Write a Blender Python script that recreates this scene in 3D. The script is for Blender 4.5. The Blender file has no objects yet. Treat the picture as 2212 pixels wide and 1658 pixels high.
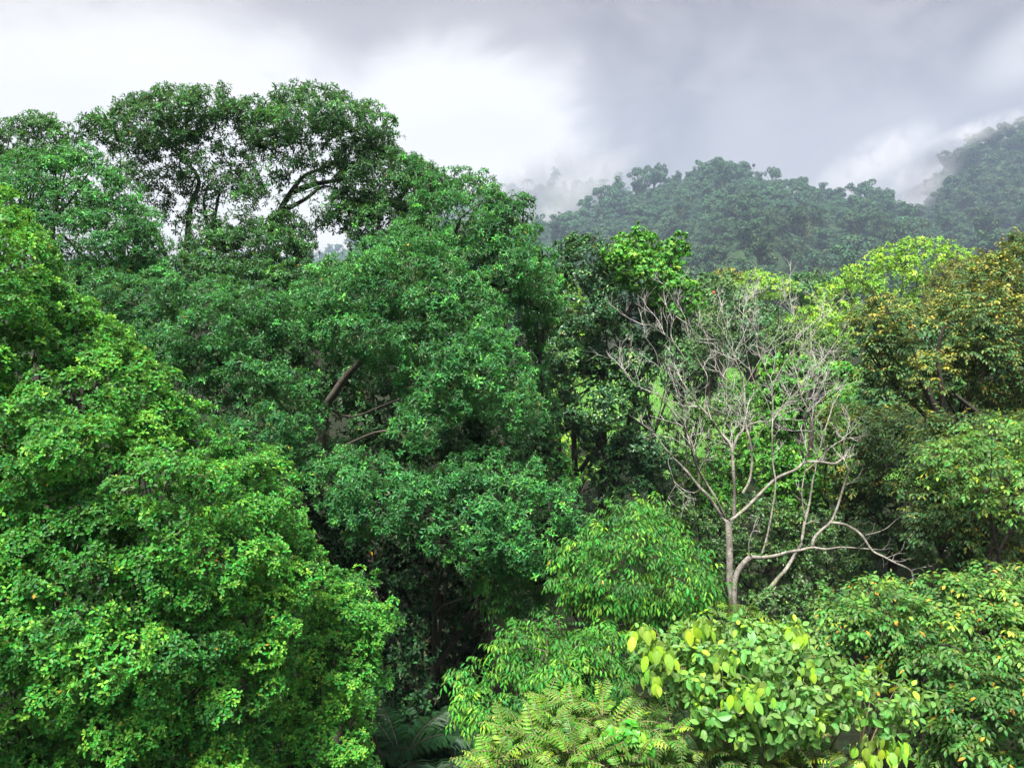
import bpy, math, random
import numpy as np
from mathutils import Vector

rng = np.random.default_rng(7)
random.seed(7)
scene = bpy.context.scene
col = scene.collection

# ------------------------------------------------------------------ camera
F = 1701.0                      # focal length in the photo's own units (2211 wide)
CX, CY = 1105.5, 829.0
PITCH = math.radians(7.7)
CAM = np.array([0.0, 0.0, 14.0])
FWD = np.array([0, math.cos(PITCH), -math.sin(PITCH)])
UPV = np.array([0, math.sin(PITCH), math.cos(PITCH)])
RGT = np.array([1.0, 0, 0])

def at(X, Y, d):
    """the point seen at X, Y of the photo, d metres ahead of the camera"""
    X = np.asarray(X, float); Y = np.asarray(Y, float); d = np.asarray(d, float)
    return (CAM + d[..., None] * (FWD + RGT * ((X - CX) / F)[..., None] + UPV * ((CY - Y) / F)[..., None]))

cd = bpy.data.cameras.new("camera")
cam = bpy.data.objects.new("camera", cd); col.objects.link(cam)
cam.location = CAM
cam.rotation_euler = (math.pi / 2 - PITCH, 0, 0)
cd.sensor_width = 36; cd.lens = 36 * F / 2211
cd.clip_start = 0.1; cd.clip_end = 6000
scene.camera = cam

# ------------------------------------------------------------------ render settings
scene.view_settings.view_transform = 'Standard'
scene.view_settings.look = 'None'
scene.view_settings.gamma = 1
scene.view_settings.exposure = 2.1
cy = scene.cycles
cy.max_bounces = 4; cy.diffuse_bounces = 1; cy.glossy_bounces = 2
cy.transmission_bounces = 3; cy.volume_bounces = 1; cy.transparent_max_bounces = 4
cy.use_denoising = True; cy.denoiser = 'OPENIMAGEDENOISE'; cy.denoising_input_passes = 'RGB_ALBEDO_NORMAL'
cy.caustics_reflective = False; cy.caustics_refractive = False
cy.sample_clamp_indirect = 4
cy.volume_step_rate = 1.0; cy.volume_max_steps = 64

SUN_EL, SUN_AZ = math.radians(66), math.radians(205)   # azimuth clockwise from +Y: behind the camera, to its left

# ------------------------------------------------------------------ node helpers
class NT:
    def __init__(s, tree): s.t = tree; s.n = tree.nodes; s.l = tree.links
    def new(s, typ, **kw):
        n = s.n.new(typ)
        for k, v in kw.items():
            if k == 'i':
                for kk, vv in v.items(): s.set(n, kk, vv)
            else: setattr(n, k, v)
        return n
    def set(s, n, key, v):
        sock = n.inputs[key]
        if isinstance(v, bpy.types.NodeSocket): s.l.new(v, sock)
        else: sock.default_value = v
    def math(s, op, a, b=None, c=None, clamp=False):
        n = s.n.new('ShaderNodeMath'); n.operation = op; n.use_clamp = clamp
        for i, v in enumerate((a, b, c)):
            if v is not None: s.set(n, i, v)
        return n.outputs[0]
    def smooth(s, v, a, b, o0=0.0, o1=1.0):
        n = s.n.new('ShaderNodeMapRange'); n.interpolation_type = 'SMOOTHSTEP'
        s.set(n, 0, v); s.set(n, 1, a); s.set(n, 2, b); s.set(n, 3, o0); s.set(n, 4, o1)
        return n.outputs[0]
    def mix(s, f, a, b, blend='MIX'):
        n = s.n.new('ShaderNodeMix'); n.data_type = 'RGBA'; n.blend_type = blend
        s.set(n, 0, f); s.set(n, 6, a); s.set(n, 7, b)
        return n.outputs[2]
    def noise(s, vec, scale, detail=4, rough=.55, dist=0):
        n = s.n.new('ShaderNodeTexNoise')
        if vec is not None: s.set(n, 'Vector', vec)
        s.set(n, 'Scale', scale); s.set(n, 'Detail', detail); s.set(n, 'Roughness', rough); s.set(n, 'Distortion', dist)
        return n.outputs['Fac']

def C4(c): return (c[0], c[1], c[2], 1.0)

# ------------------------------------------------------------------ world: overcast sky over a Nishita sky
def make_world():
    w = bpy.data.worlds.new("World"); scene.world = w; w.use_nodes = True
    g = NT(w.node_tree); g.n.clear()
    out = g.new('ShaderNodeOutputWorld')
    sky = g.new('ShaderNodeTexSky', sky_type='NISHITA')
    sky.sun_disc = False; sky.sun_elevation = SUN_EL; sky.sun_rotation = SUN_AZ
    bg1 = g.new('ShaderNodeBackground', i={'Color': sky.outputs[0], 'Strength': 0.1})
    tc = g.new('ShaderNodeTexCoord'); d = tc.outputs['Generated']
    sp = g.new('ShaderNodeSeparateXYZ', i={0: d})
    x, y, z = sp.outputs
    az = g.math('ARCTAN2', x, y); el = g.math('ARCSINE', z)
    mp = g.new('ShaderNodeMapping', i={'Vector': d, 'Scale': (1.0, 1.0, 1.6), 'Rotation': (0.0, 0.35, 0.0)})
    n1 = g.noise(mp.outputs[0], 3.2, 7, .56, .7)
    n2 = g.noise(mp.outputs[0], 8.0, 7, .6, .8)
    nz = g.math('SUBTRACT', g.math('ADD', g.math('MULTIPLY', n1, .65), g.math('MULTIPLY', n2, .35)), .5)
    # the thin bright part of the cloud deck
    def blob(a0, e0, ra, re, rot=0.0):
        da = g.math('SUBTRACT', az, a0); de = g.math('SUBTRACT', el, e0)
        c, s = math.cos(rot), math.sin(rot)
        u = g.math('ADD', g.math('MULTIPLY', da, c), g.math('MULTIPLY', de, s))
        v = g.math('SUBTRACT', g.math('MULTIPLY', de, c), g.math('MULTIPLY', da, s))
        u = g.math('DIVIDE', u, ra); v = g.math('DIVIDE', v, re)
        return g.math('SQRT', g.math('ADD', g.math('MULTIPLY', u, u), g.math('MULTIPLY', v, v)))
    nzs = g.math('MULTIPLY', nz, 1.6)
    b1 = g.smooth(g.math('ADD', blob(-.36, .155, .43, .19, -.16), nzs), 1.10, .50)
    b2 = g.smooth(g.math('ADD', blob(-.08, .16, .20, .16, .2), nzs), 1.12, .62)
    b3 = g.smooth(g.math('ADD', blob(-.66, .17, .22, .12, 0), nzs), 1.3, .5)
    b4 = g.smooth(g.math('ADD', blob(.57, .23, .07, .035, .5), nzs), 1.3, .2, 0, .55)
    glow = g.math('MAXIMUM', g.math('MAXIMUM', b1, b2), g.math('MAXIMUM', g.math('MULTIPLY', b3, .55), b4))
    body = g.smooth(nz, -.13, .13)
    grey = g.mix(body, C4((.070, .063, .066)), C4((.122, .111, .113)))
    # paler towards the horizon
    grey = g.mix(g.smooth(el, .22, .06, 0, .5), grey, C4((.100, .092, .096)))
    bright = g.mix(g.math('MULTIPLY', glow, g.smooth(nz, -.3, .25, .82, 1.05), None, True), grey, C4((.252, .241, .233)))
    # unseen sky overhead and behind the camera, made much brighter to light the foliage
    over = g.math('MAXIMUM', g.smooth(el, .42, 1.05), g.math('MULTIPLY', g.smooth(y, .15, -.55), g.smooth(el, .05, .6)))
    zen = g.mix(g.smooth(n1, .3, .7), C4((.33, .33, .34)), C4((.50, .50, .50)))
    colr = g.mix(over, bright, zen)
    below = g.smooth(el, -.02, -.12)
    colr = g.mix(below, colr, C4((.02, .03, .015)))
    bg2 = g.new('ShaderNodeBackground', i={'Color': colr, 'Strength': 1.0})
    ms = g.new('ShaderNodeMixShader', i={0: .96, 1: bg1.outputs[0], 2: bg2.outputs[0]})
    g.l.new(ms.outputs[0], out.inputs[0])
    w.cycles.sampling_method = 'MANUAL'; w.cycles.sample_map_resolution = 512

make_world()
sl = bpy.data.lights.new("sun", 'SUN'); sl.energy = 3.7; sl.angle = math.radians(12); sl.color = (1.0, .955, .87)
sun = bpy.data.objects.new("sun", sl); col.objects.link(sun)
sd = Vector((math.sin(SUN_AZ) * math.cos(SUN_EL), math.cos(SUN_AZ) * math.cos(SUN_EL), math.sin(SUN_EL)))
sun.rotation_euler = sd.to_track_quat('Z', 'Y').to_euler()

# ------------------------------------------------------------------ materials
def leaf_mat(name, dark, light, young, rough=.5, spec=.35, trans=.18, veins=False, tint=0.0, hue=.06):
    m = bpy.data.materials.new(name); m.use_nodes = True
    g = NT(m.node_tree); g.n.clear()
    out = g.new('ShaderNodeOutputMaterial')
    a = g.new('ShaderNodeAttribute', attribute_name='leaf')
    s = g.new('ShaderNodeSeparateColor', i={0: a.outputs['Color']})
    tone, rnd, aux = s.outputs
    r = g.new('ShaderNodeValToRGB'); g.set(r, 0, tone)
    e = r.color_ramp.elements
    e[0].position = 0.0; e[0].color = C4(dark)
    e[1].position = 1.0; e[1].color = C4(young)
    k = e.new(.55); k.color = C4(light)
    c = r.outputs[0]
    hs = g.new('ShaderNodeHueSaturation')
    g.set(hs, 'Color', c)
    g.set(hs, 'Hue', g.math('ADD', .5 - hue * .5, g.math('MULTIPLY', rnd, hue)))
    g.set(hs, 'Value', g.math('ADD', .74, g.math('MULTIPLY', rnd, .52)))
    c = hs.outputs[0]
    # the odd yellowed or orange leaf
    c = g.mix(aux, c, C4((.50, .25, .03)))
    if tint:
        oi = g.new('ShaderNodeObjectInfo')
        h2 = g.new('ShaderNodeHueSaturation', i={'Color': c})
        g.set(h2, 'Hue', g.math('ADD', .5 - tint * .06, g.math('MULTIPLY', oi.outputs['Random'], tint * .1)))
        g.set(h2, 'Value', g.math('ADD', 1 - tint * .5, g.math('MULTIPLY', oi.outputs['Random'], tint)))
        c = h2.outputs[0]
    nrm = None
    if veins:
        uv = g.new('ShaderNodeUVMap'); su = g.new('ShaderNodeSeparateXYZ', i={0: uv.outputs[0]})
        av = g.math('ABSOLUTE', su.outputs[1])
        ph = g.math('SUBTRACT', g.math('MULTIPLY', su.outputs[0], 9.0), g.math('MULTIPLY', av, 7.0))
        tri = g.math('ABSOLUTE', g.math('SUBTRACT', g.math('FRACT', ph), .5))
        vein = g.math('MAXIMUM', g.smooth(tri, .10, .02), g.smooth(av, .03, .012))
        c = g.mix(g.math('MULTIPLY', vein, .4), c, C4((.30, .42, .10)))
        bp = g.new('ShaderNodeBump', i={'Strength': .5, 'Distance': .01, 'Height': g.math('MULTIPLY', tri, 1.0)})
        nrm = bp.outputs[0]
    geo = g.new('ShaderNodeNewGeometry')
    under = g.mix(.35, c, C4((.20, .24, .13)))
    cb = g.mix(geo.outputs['Backfacing'], c, under)
    p = g.new('ShaderNodeBsdfPrincipled', i={'Base Color': cb, 'Roughness': rough, 'Specular IOR Level': spec})
    if nrm is not None: g.set(p, 'Normal', nrm)
    tr = g.new('ShaderNodeBsdfTranslucent', i={'Color': g.mix(.5, c, C4((min(1, young[0] * 1.2), min(1, young[1] * 1.2), young[2] * .6)))})
    ms = g.new('ShaderNodeMixShader', i={0: trans, 1: p.outputs[0], 2: tr.outputs[0]})
    g.l.new(ms.outputs[0], out.inputs[0])
    return m

def bark_mat(name, c1, c2, c3, scale=6.0, moss=0.0):
    m = bpy.data.materials.new(name); m.use_nodes = True
    g = NT(m.node_tree); g.n.clear()
    out = g.new('ShaderNodeOutputMaterial')
    tc = g.new('ShaderNodeTexCoord'); o = tc.outputs['Object']
    n1 = g.noise(o, scale, 6, .6); n2 = g.noise(o, scale * 5, 4, .6)
    c = g.mix(g.smooth(n1, .35, .65), C4(c1), C4(c2))
    c = g.mix(g.smooth(n2, .5, .68), c, C4(c3))
    if moss:
        c = g.mix(g.smooth(g.noise(o, scale * .45, 4, .6), .52, .66, 0, moss), c, C4((.10, .13, .03)))
    bp = g.new('ShaderNodeBump', i={'Strength': .6, 'Distance': .02, 'Height': n2})
    p = g.new('ShaderNodeBsdfPrincipled', i={'Base Color': c, 'Roughness': .85, 'Specular IOR Level': .2, 'Normal': bp.outputs[0]})
    g.l.new(p.outputs[0], out.inputs[0])
    return m

M = {}
M['fig'] = leaf_mat('fig_leaf', (.010, .056, .014), (.055, .235, .026), (.23, .50, .05), .5, .25, .25)
M['jungle'] = leaf_mat('jungle_leaf', (.007, .036, .012), (.031, .155, .032), (.14, .48, .075), .45, .22, .2)
M['jungle_back'] = leaf_mat('jungle_back_leaf', (.008, .032, .011), (.030, .115, .028), (.14, .37, .06), .45, .22, .2)
M['glossy'] = leaf_mat('glossy_dark_leaf', (.010, .045, .016), (.022, .090, .026), (.15, .30, .05), .4, .35, .12)
M['vine'] = leaf_mat('vine_leaf', (.025, .13, .014), (.075, .26, .022), (.26, .46, .04), .45, .35, .28)
M['drop'] = leaf_mat('drooping_leaf', (.010, .056, .010), (.040, .165, .018), (.20, .40, .030), .5, .22, .2)
M['olive'] = leaf_mat('olive_leaf', (.010, .038, .011), (.038, .100, .022), (.31, .26, .028), .5, .28, .2, hue=.09)
M['olive_green'] = leaf_mat('olive_green_leaf', (.018, .070, .014), (.070, .18, .028), (.32, .42, .040), .5, .28, .22, hue=.07)
M['shade'] = leaf_mat('shade_painted_leaf', (.003, .014, .005), (.008, .030, .010), (.035, .11, .025), .55, .1, .08)  # near-black leaf colour stands in for the deep shade of the gap
M['shrub'] = leaf_mat('dark_shrub_leaf', (.018, .055, .014), (.045, .12, .022), (.16, .26, .035), .42, .45, .2)
M['big'] = leaf_mat('broad_leaf', (.035, .12, .025), (.095, .25, .045), (.30, .52, .015), .42, .5, .3, veins=True)
M['fern'] = leaf_mat('pinnate_leaf', (.022, .080, .010), (.085, .21, .020), (.27, .41, .035), .5, .35, .3)
M['lime'] = leaf_mat('lime_leaf', (.045, .14, .014), (.17, .36, .028), (.42, .60, .05), .5, .3, .28)
M['mid'] = leaf_mat('field_tree_leaf', (.020, .075, .020), (.045, .13, .032), (.13, .24, .05), .5, .35, .2, tint=.25)
M['oak'] = leaf_mat('olive_crown_leaf', (.050, .070, .014), (.11, .135, .026), (.24, .24, .045), .5, .3, .2)
M['palm'] = leaf_mat('palm_leaf', (.006, .024, .009), (.014, .050, .016), (.05, .11, .04), .5, .15, .1)
M['hill'] = leaf_mat('hill_tree_leaf', (.009, .032, .013), (.026, .072, .024), (.085, .155, .042), .6, .2, .15, tint=.5)
M['bark'] = bark_mat('dark_bark', (.020, .018, .015), (.042, .036, .030), (.075, .068, .058))
M['bark_mid'] = bark_mat('brown_grey_bark', (.042, .037, .030), (.08, .07, .058), (.13, .115, .096), 5, .3)
M['dead'] = bark_mat('pale_dead_bark', (.13, .12, .105), (.25, .235, .21), (.045, .039, .034), 4.0, .5)
M['twig'] = bark_mat('pale_dead_twig', (.29, .28, .262), (.41, .395, .375), (.19, .18, .168), 3.0)
M['stem'] = bark_mat('green_brown_stem', (.10, .09, .04), (.16, .14, .07), (.2, .18, .1), 10)

def simple(name, c, rough=.6):
    m = bpy.data.materials.new(name); m.use_nodes = True
    g = NT(m.node_tree); p = g.n['Principled BSDF']
    tc = g.new('ShaderNodeTexCoord')
    n = g.noise(tc.outputs['Object'], 8.0, 4)
    g.set(p, 'Base Color', g.mix(g.smooth(n, .3, .7), C4([v * .8 for v in c]), C4(c)))
    g.set(p, 'Roughness', rough)
    return m

# ------------------------------------------------------------------ object helpers
def tag(o, label=None, cat=None, group=None, kind=None):
    for k, v in (('label', label), ('category', cat), ('group', group), ('kind', kind)):
        if v: o[k] = v
    return o

def empty(name, loc, label, cat, group=None):
    o = bpy.data.objects.new(name, None); col.objects.link(o)
    o.location = loc; o.empty_display_size = .3
    return tag(o, label, cat, group)

def mesh_obj(name, V, T, mat, parent=None, smooth=False, attr=None, uv=None, origin=None):
    V = np.asarray(V, np.float32); T = np.asarray(T, np.int32)
    if parent is not None: V = V - np.array(parent.location, np.float32)
    elif origin is not None: V = V - np.asarray(origin, np.float32)
    me = bpy.data.meshes.new(name)
    k = T.shape[1]
    me.vertices.add(len(V)); me.vertices.foreach_set('co', V.ravel())
    me.loops.add(T.size); me.loops.foreach_set('vertex_index', T.ravel())
    me.polygons.add(len(T)); me.polygons.foreach_set('loop_start', np.arange(0, T.size, k, dtype=np.int32))
    me.polygons.foreach_set('loop_total', np.full(len(T), k, np.int32))
    me.polygons.foreach_set('use_smooth', np.full(len(T), smooth))
    me.update(calc_edges=True)
    if attr is not None:
        a = me.attributes.new('leaf', 'FLOAT_COLOR', 'FACE')
        a.data.foreach_set('color', np.asarray(attr, np.float32).ravel())
    if uv is not None:
        u = me.uv_layers.new(name='UVMap')
        u.data.foreach_set('uv', np.asarray(uv, np.float32)[T.ravel()].ravel())
    me.materials.append(mat)
    o = bpy.data.objects.new(name, me); col.objects.link(o)
    if parent is not None: o.parent = parent
    elif origin is not None: o.location = origin
    return o

def nrm(v): return v / np.maximum(np.linalg.norm(v, axis=-1, keepdims=True), 1e-9)

# ------------------------------------------------------------------ tubes
class Tubes:
    def __init__(s): s.V = []; s.T = []; s.n = 0
    def add(s, pts, radii, sides=6, sub=3):
        pts = np.asarray(pts, float); radii = np.asarray(radii, float)
        if sub > 1 and len(pts) > 2:
            P = np.vstack([2 * pts[0] - pts[1], pts, 2 * pts[-1] - pts[-2]])
            o, r = [], []
            for i in range(len(pts) - 1):
                for j in range(sub):
                    t = j / sub
                    p0, p1, p2, p3 = P[i:i + 4]
                    o.append(.5 * (2 * p1 + (p2 - p0) * t + (2 * p0 - 5 * p1 + 4 * p2 - p3) * t * t + (3 * p1 - p0 - 3 * p2 + p3) * t ** 3))
                    r.append(radii[i] * (1 - t) + radii[i + 1] * t)
            o.append(pts[-1]); r.append(radii[-1]); pts, radii = np.array(o), np.array(r)
        n = len(pts)
        tan = nrm(np.gradient(pts, axis=0))
        ref = np.array([.31, .2, .93]) if abs(tan[0] @ np.array([.31, .2, .93])) < .9 else np.array([1., 0, 0])
        A = nrm(np.cross(tan, ref)); B = np.cross(tan, A)
        ang = np.arange(sides) * 2 * math.pi / sides
        ring = pts[:, None] + radii[:, None, None] * (np.cos(ang)[None, :, None] * A[:, None] + np.sin(ang)[None, :, None] * B[:, None])
        i = np.arange(n - 1)[:, None] * sides; j = np.arange(sides)[None]; j2 = (j + 1) % sides
        q = np.stack([i + j, i + j2, i + sides + j2, i + sides + j], -1).reshape(-1, 4) + s.n
        s.V.append(ring.reshape(-1, 3)); s.n += n * sides
        s.T.append(q)
        return pts
    def build(s, name, mat, parent=None, **kw):
        return mesh_obj(name, np.vstack(s.V), np.vstack(s.T), mat, parent, True, **kw)

# ------------------------------------------------------------------ leaves
def T_obovate(w=.24):
    V = [(0, 0, 0), (.55, 0, -.015), (1, 0, -.10), (.30, w * .62, .05), (.72, w, .05), (.30, -w * .62, .05), (.72, -w, .05)]
    return np.array(V), np.array([(0, 1, 3), (1, 4, 3), (1, 2, 4), (0, 5, 1), (1, 5, 6), (1, 6, 2)]), None
def T_oval(w=.22):
    V = [(0, 0, 0), (.5, 0, -.01), (1, 0, -.14), (.28, w * .9, .04), (.62, w, .02), (.28, -w * .9, .04), (.62, -w, .02)]
    return np.array(V), np.array([(0, 1, 3), (1, 4, 3), (1, 2, 4), (0, 5, 1), (1, 5, 6), (1, 6, 2)]), None
def T_heart():
    V = [(0, 0, 0), (.5, 0, -.02), (1, 0, -.16), (-.10, .26, .0), (.22, .44, .05), (.62, .30, .02), (-.10, -.26, .0), (.22, -.44, .05), (.62, -.30, .02)]
    return np.array(V), np.array([(0, 1, 4), (0, 4, 3), (1, 5, 4), (1, 2, 5), (0, 7, 1), (0, 6, 7), (1, 7, 8), (1, 8, 2)]), None
def T_diamond(w=.25):
    V = [(0, 0, 0), (.5, w, .05), (1, 0, -.1), (.5, -w, .05)]
    return np.array(V), np.array([(0, 2, 1), (0, 3, 2)]), None
def T_big():
    us = np.linspace(0, 1, 9); vs = np.linspace(-1, 1, 7)
    V, UV = [], []
    for u in us:
        w = .29 * (math.sin(math.pi * min(1, u ** .9)) ** .85) + .004
        for v in vs:
            V.append((u, v * w, .07 * abs(v) * (1 - u * .5) - .30 * u * u + .012 * math.sin(u * 28) * abs(v))); UV.append((u, v * .5 * w / .34))
    T = []
    for i in range(8):
        for j in range(6):
            a = i * 7 + j
            T += [(a, a + 7, a + 8), (a, a + 8, a + 1)]
    return np.array(V), np.array(T), np.array(UV)
TPL = {'obovate': T_obovate(), 'oval': T_oval(), 'heart': T_heart(), 'diamond': T_diamond(), 'narrow': T_oval(.15), 'star': T_obovate(.175), 'slim': T_diamond(.13), 'big': T_big(), 'tuft': T_diamond(.42)}

class Leaves:
    def __init__(s): s.a = []
    def add(s, P, X, Z, S, tone, yellow=None):
        n = len(P)
        Z = Z - X * (X * Z).sum(1, keepdims=True); Z = nrm(Z + 1e-6)
        yl = np.zeros(n) if yellow is None else yellow
        s.a.append((P, X, Z, np.broadcast_to(S, n).astype(float), np.clip(tone, 0, 1), rng.random(n), yl))
    def count(s): return sum(len(x[0]) for x in s.a)
    def build(s, name, tpl, mat, parent=None, **kw):
        P, X, Z, S, tone, rnd, yl = [np.concatenate(c) for c in zip(*s.a)]
        V, T, UV = TPL[tpl]
        Y = np.cross(Z, X)
        n, k = len(P), len(V)
        W = P[:, None] + S[:, None, None] * (V[None, :, 0, None] * X[:, None] + V[None, :, 1, None] * Y[:, None] + V[None, :, 2, None] * Z[:, None])
        TT = (T[None] + (np.arange(n) * k)[:, None, None]).reshape(-1, 3)
        at_ = np.repeat(np.stack([tone, rnd, yl, np.ones(n)], 1), len(T), 0)
        uv = None if UV is None else np.tile(UV, (n, 1))
        return mesh_obj(name, W.reshape(-1, 3), TT, mat, parent, tpl == 'big', at_, uv, **kw)

def frame(axis):
    ref = np.where(np.abs(axis[:, 2:3]) > .9, np.array([[1., 0, 0]]), np.array([[0, 0, 1.]]))
    u = nrm(np.cross(axis, ref)); v = np.cross(axis, u)
    return u, v

def rosettes(L, tips, axes, tone, k, size, spread=(25, 98), droop=.25, young=.24, stem=.0, yellow=.002):
    """k leaves radiating from each twig tip"""
    n = len(tips)
    if n == 0: return
    P = np.repeat(tips, k, 0); A = np.repeat(axes, k, 0); t = np.repeat(tone, k)
    u, v = frame(A)
    i = np.tile(np.arange(k), n)
    phi = i * 2.39996 + np.repeat(rng.random(n) * 6.28, k) + rng.normal(0, .2, n * k)
    fr = i / max(1, k - 1)
    th = np.radians(spread[0] + (spread[1] - spread[0]) * fr + rng.normal(0, 9, n * k))
    X = np.cos(th)[:, None] * A + np.sin(th)[:, None] * (np.cos(phi)[:, None] * u + np.sin(phi)[:, None] * v)
    X[:, 2] -= droop * (.3 + fr); X = nrm(X)
    Z = A + rng.normal(0, .22, X.shape); Z[:, 2] += .35
    S = np.repeat(size * (rng.random(n) * .35 + .8), k) * (.62 + .42 * fr) * rng.uniform(.85, 1.12, n * k)
    tn = t + young * (1 - fr) - .08 + rng.normal(0, .07, n * k)  # young inner leaves lighter; the step also paints lit tops over dark lower leaves
    L.add(P + X * (S * stem)[:, None], X, Z, S, tn, (rng.random(n * k) < yellow) * rng.uniform(.5, 1, n * k))

def sprays(L, base, axis, tone, k, length, size, droop=.5, leafdroop=.4, angle=58, young=.15, yellow=.004, tube=None):
    """twigs with two ranks of leaves"""
    n = len(base)
    if n == 0: return
    i = np.tile(np.arange(k), n); fr = (i + .6) / k
    B = np.repeat(base, k, 0); A = np.repeat(axis, k, 0)
    ln = np.repeat(length * rng.uniform(.75, 1.2, n), k)
    dr = np.repeat(droop * rng.uniform(.6, 1.3, n), k)
    P = B + A * (ln * fr)[:, None]; P[:, 2] -= ln * dr * fr ** 2 * .6
    D = A.copy(); D[:, 2] -= dr * fr * 1.2; D = nrm(D)
    side = nrm(np.cross(D, np.array([0, 0, 1.])) + 1e-6)
    sgn = np.where(i % 2 == 0, 1., -1.)
    last = (i >= k - 1)
    an = np.radians(np.where(last, 0, angle + rng.normal(0, 8, n * k)))
    X = np.cos(an)[:, None] * D + (np.sin(an) * sgn)[:, None] * side
    X[:, 2] -= leafdroop * rng.uniform(.6, 1.3, n * k); X = nrm(X)
    Z = np.cross(side, D); Z = np.where(Z[:, 2:3] < 0, -Z, Z) + rng.normal(0, .2, X.shape); Z[:, 2] += .2
    S = size * np.repeat(rng.uniform(.8, 1.15, n), k) * (.75 + .6 * fr * (1.25 - fr)) * rng.uniform(.88, 1.1, n * k)
    tn = np.repeat(tone, k) + young * (fr - .4) + rng.normal(0, .06, n * k)
    L.add(P, X, Z, S, tn, (rng.random(n * k) < yellow) * rng.uniform(.4, 1, n * k))

# ------------------------------------------------------------------ crowns: lobes filling an outline at a real distance
def inside(poly, P):
    x, y = P[:, 0], P[:, 1]; c = np.zeros(len(P), bool); n = len(poly)
    for i in range(n):
        x1, y1 = poly[i]; x2, y2 = poly[(i + 1) % n]
        if y1 == y2: continue
        c ^= ((y1 > y) != (y2 > y)) & (x < (x2 - x1) * (y - y1) / (y2 - y1) + x1)
    return c
def edge_dist(poly, P):
    best = np.full(len(P), 1e9); n = len(poly)
    for i in range(n):
        a = np.array(poly[i], float); b = np.array(poly[(i + 1) % n], float); ab = b - a
        t = np.clip(((P - a) @ ab) / max(1e-9, ab @ ab), 0, 1)
        best = np.minimum(best, np.linalg.norm(P - (a + t[:, None] * ab), axis=1))
    return best

def lobes(poly, depth, rmin, rmax, bulge, sx=0., sy=0., gap=.75, tries=2500, jitter=.35, keep=1.0):
    """lobe centres and radii: depth at the outline, bulging towards the camera; sx, sy tilt it (metres across the outline)"""
    poly = [tuple(map(float, p)) for p in poly]; a = np.array(poly)
    lo, hi = a.min(0), a.max(0)
    Q = rng.uniform(lo, hi, (tries, 2)); Q = Q[inside(poly, Q)]; e = edge_dist(poly, Q)
    emax = max(e.max(), 1e-6)
    s = F / depth
    ok = e > rmin * s * .45
    Q, e = Q[ok], e[ok]
    R = np.clip(e / s * rng.uniform(.75, 1.05, len(e)), rmin, rmax * rng.uniform(.65, 1, len(e)))
    out = []
    order = np.argsort(-R + rng.normal(0, .2 * rmax, len(R)))
    cen = np.zeros((0, 2)); rad = np.zeros(0); en = []
    for i in order:
        if len(cen) and (np.linalg.norm(cen - Q[i], axis=1) < gap * .5 * (rad + R[i]) * s).any(): continue
        cen = np.vstack([cen, Q[i]]); rad = np.append(rad, R[i]); en.append(e[i] / emax)
    en = np.array(en)
    d = depth - bulge * np.sqrt(np.clip(1 - (1 - en) ** 2, 0, 1)) + rng.normal(0, jitter, len(en)) * rad
    u = (cen - lo) / (hi - lo + 1e-9)
    d = d + sx * (u[:, 0] - .5) + sy * (.5 - u[:, 1])
    k = rng.random(len(d)) < keep
    return at(cen[k, 0], cen[k, 1], d[k]), rad[k] * d[k] / depth

def tips_from(lob, dens, flat=.78, sub=9, subr=.42, back=.3, upbias=.35, inner=.12, flush=.12):
    """twig tips on sub-lobes of each lobe; returns points, outward axes, a tone per lobe"""
    Pn, Ax, To = [], [], []
    cs, rs = lob
    for c, r in zip(cs, rs):
        lt = rng.normal(0, .10)
        tc = nrm(CAM - c)
        m = max(4, int(sub * rng.uniform(.8, 1.2)))
        sdir = nrm(rng.normal(0, 1, (m * 3, 3))); f = sdir @ tc + .45 * sdir[:, 2]
        sdir = sdir[(f > -.30) | (rng.random(len(f)) < back)][:m]
        sc = c + sdir * r * rng.uniform(.6, .95, (len(sdir), 1)) * np.array([1, 1, flat]); sr = r * subr * rng.uniform(.6, 1.2, len(sdir))
        for q, d0, r2 in zip(sc, sdir, sr):
            n = rng.poisson(dens * 5.0 * r2 * r2)
            if n == 0: continue
            dd = nrm(rng.normal(0, 1, (n, 3)) + .55 * d0 + np.array([0, 0, upbias]))
            p = q + dd * r2 * np.array([1, 1, .7]) * rng.uniform(.72, 1.06, (n, 1))
            Pn.append(p); Ax.append(nrm(dd * .8 + d0 * .35 + np.array([0, 0, upbias]) + rng.normal(0, .22, dd.shape)))
            fl = np.where(rng.random(n) < flush * rng.uniform(0, 2), rng.uniform(.2, .5, n), 0) * (dd[:, 2] > -.1)
            To.append(np.full(n, lt + rng.normal(0, .08)) + rng.normal(0, .06, n) + fl)
        n = rng.poisson(dens * inner * 9 * r * r)
        if n:
            dd = nrm(rng.normal(0, 1, (n, 3)))
            Pn.append(c + dd * r * rng.uniform(.2, .8, (n, 1)) * np.array([1, 1, flat])); Ax.append(nrm(dd + rng.normal(0, .5, dd.shape)))
            To.append(np.full(n, lt - .1) + rng.normal(0, .05, n))
    P, A, T = np.vstack(Pn), np.vstack(Ax), np.concatenate(To)
    # twigs buried deep in a neighbouring lobe carry no leaves
    keep = np.ones(len(P), bool)
    for c, r in zip(cs, rs):
        q = (P - c) / np.array([1, 1, flat]); keep &= (np.linalg.norm(q, axis=1) > .42 * r) | (rng.random(len(P)) < .35)
    return P[keep], A[keep], T[keep]

def merge(*ls): return np.vstack([l[0] for l in ls]), np.concatenate([l[1] for l in ls])

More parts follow.
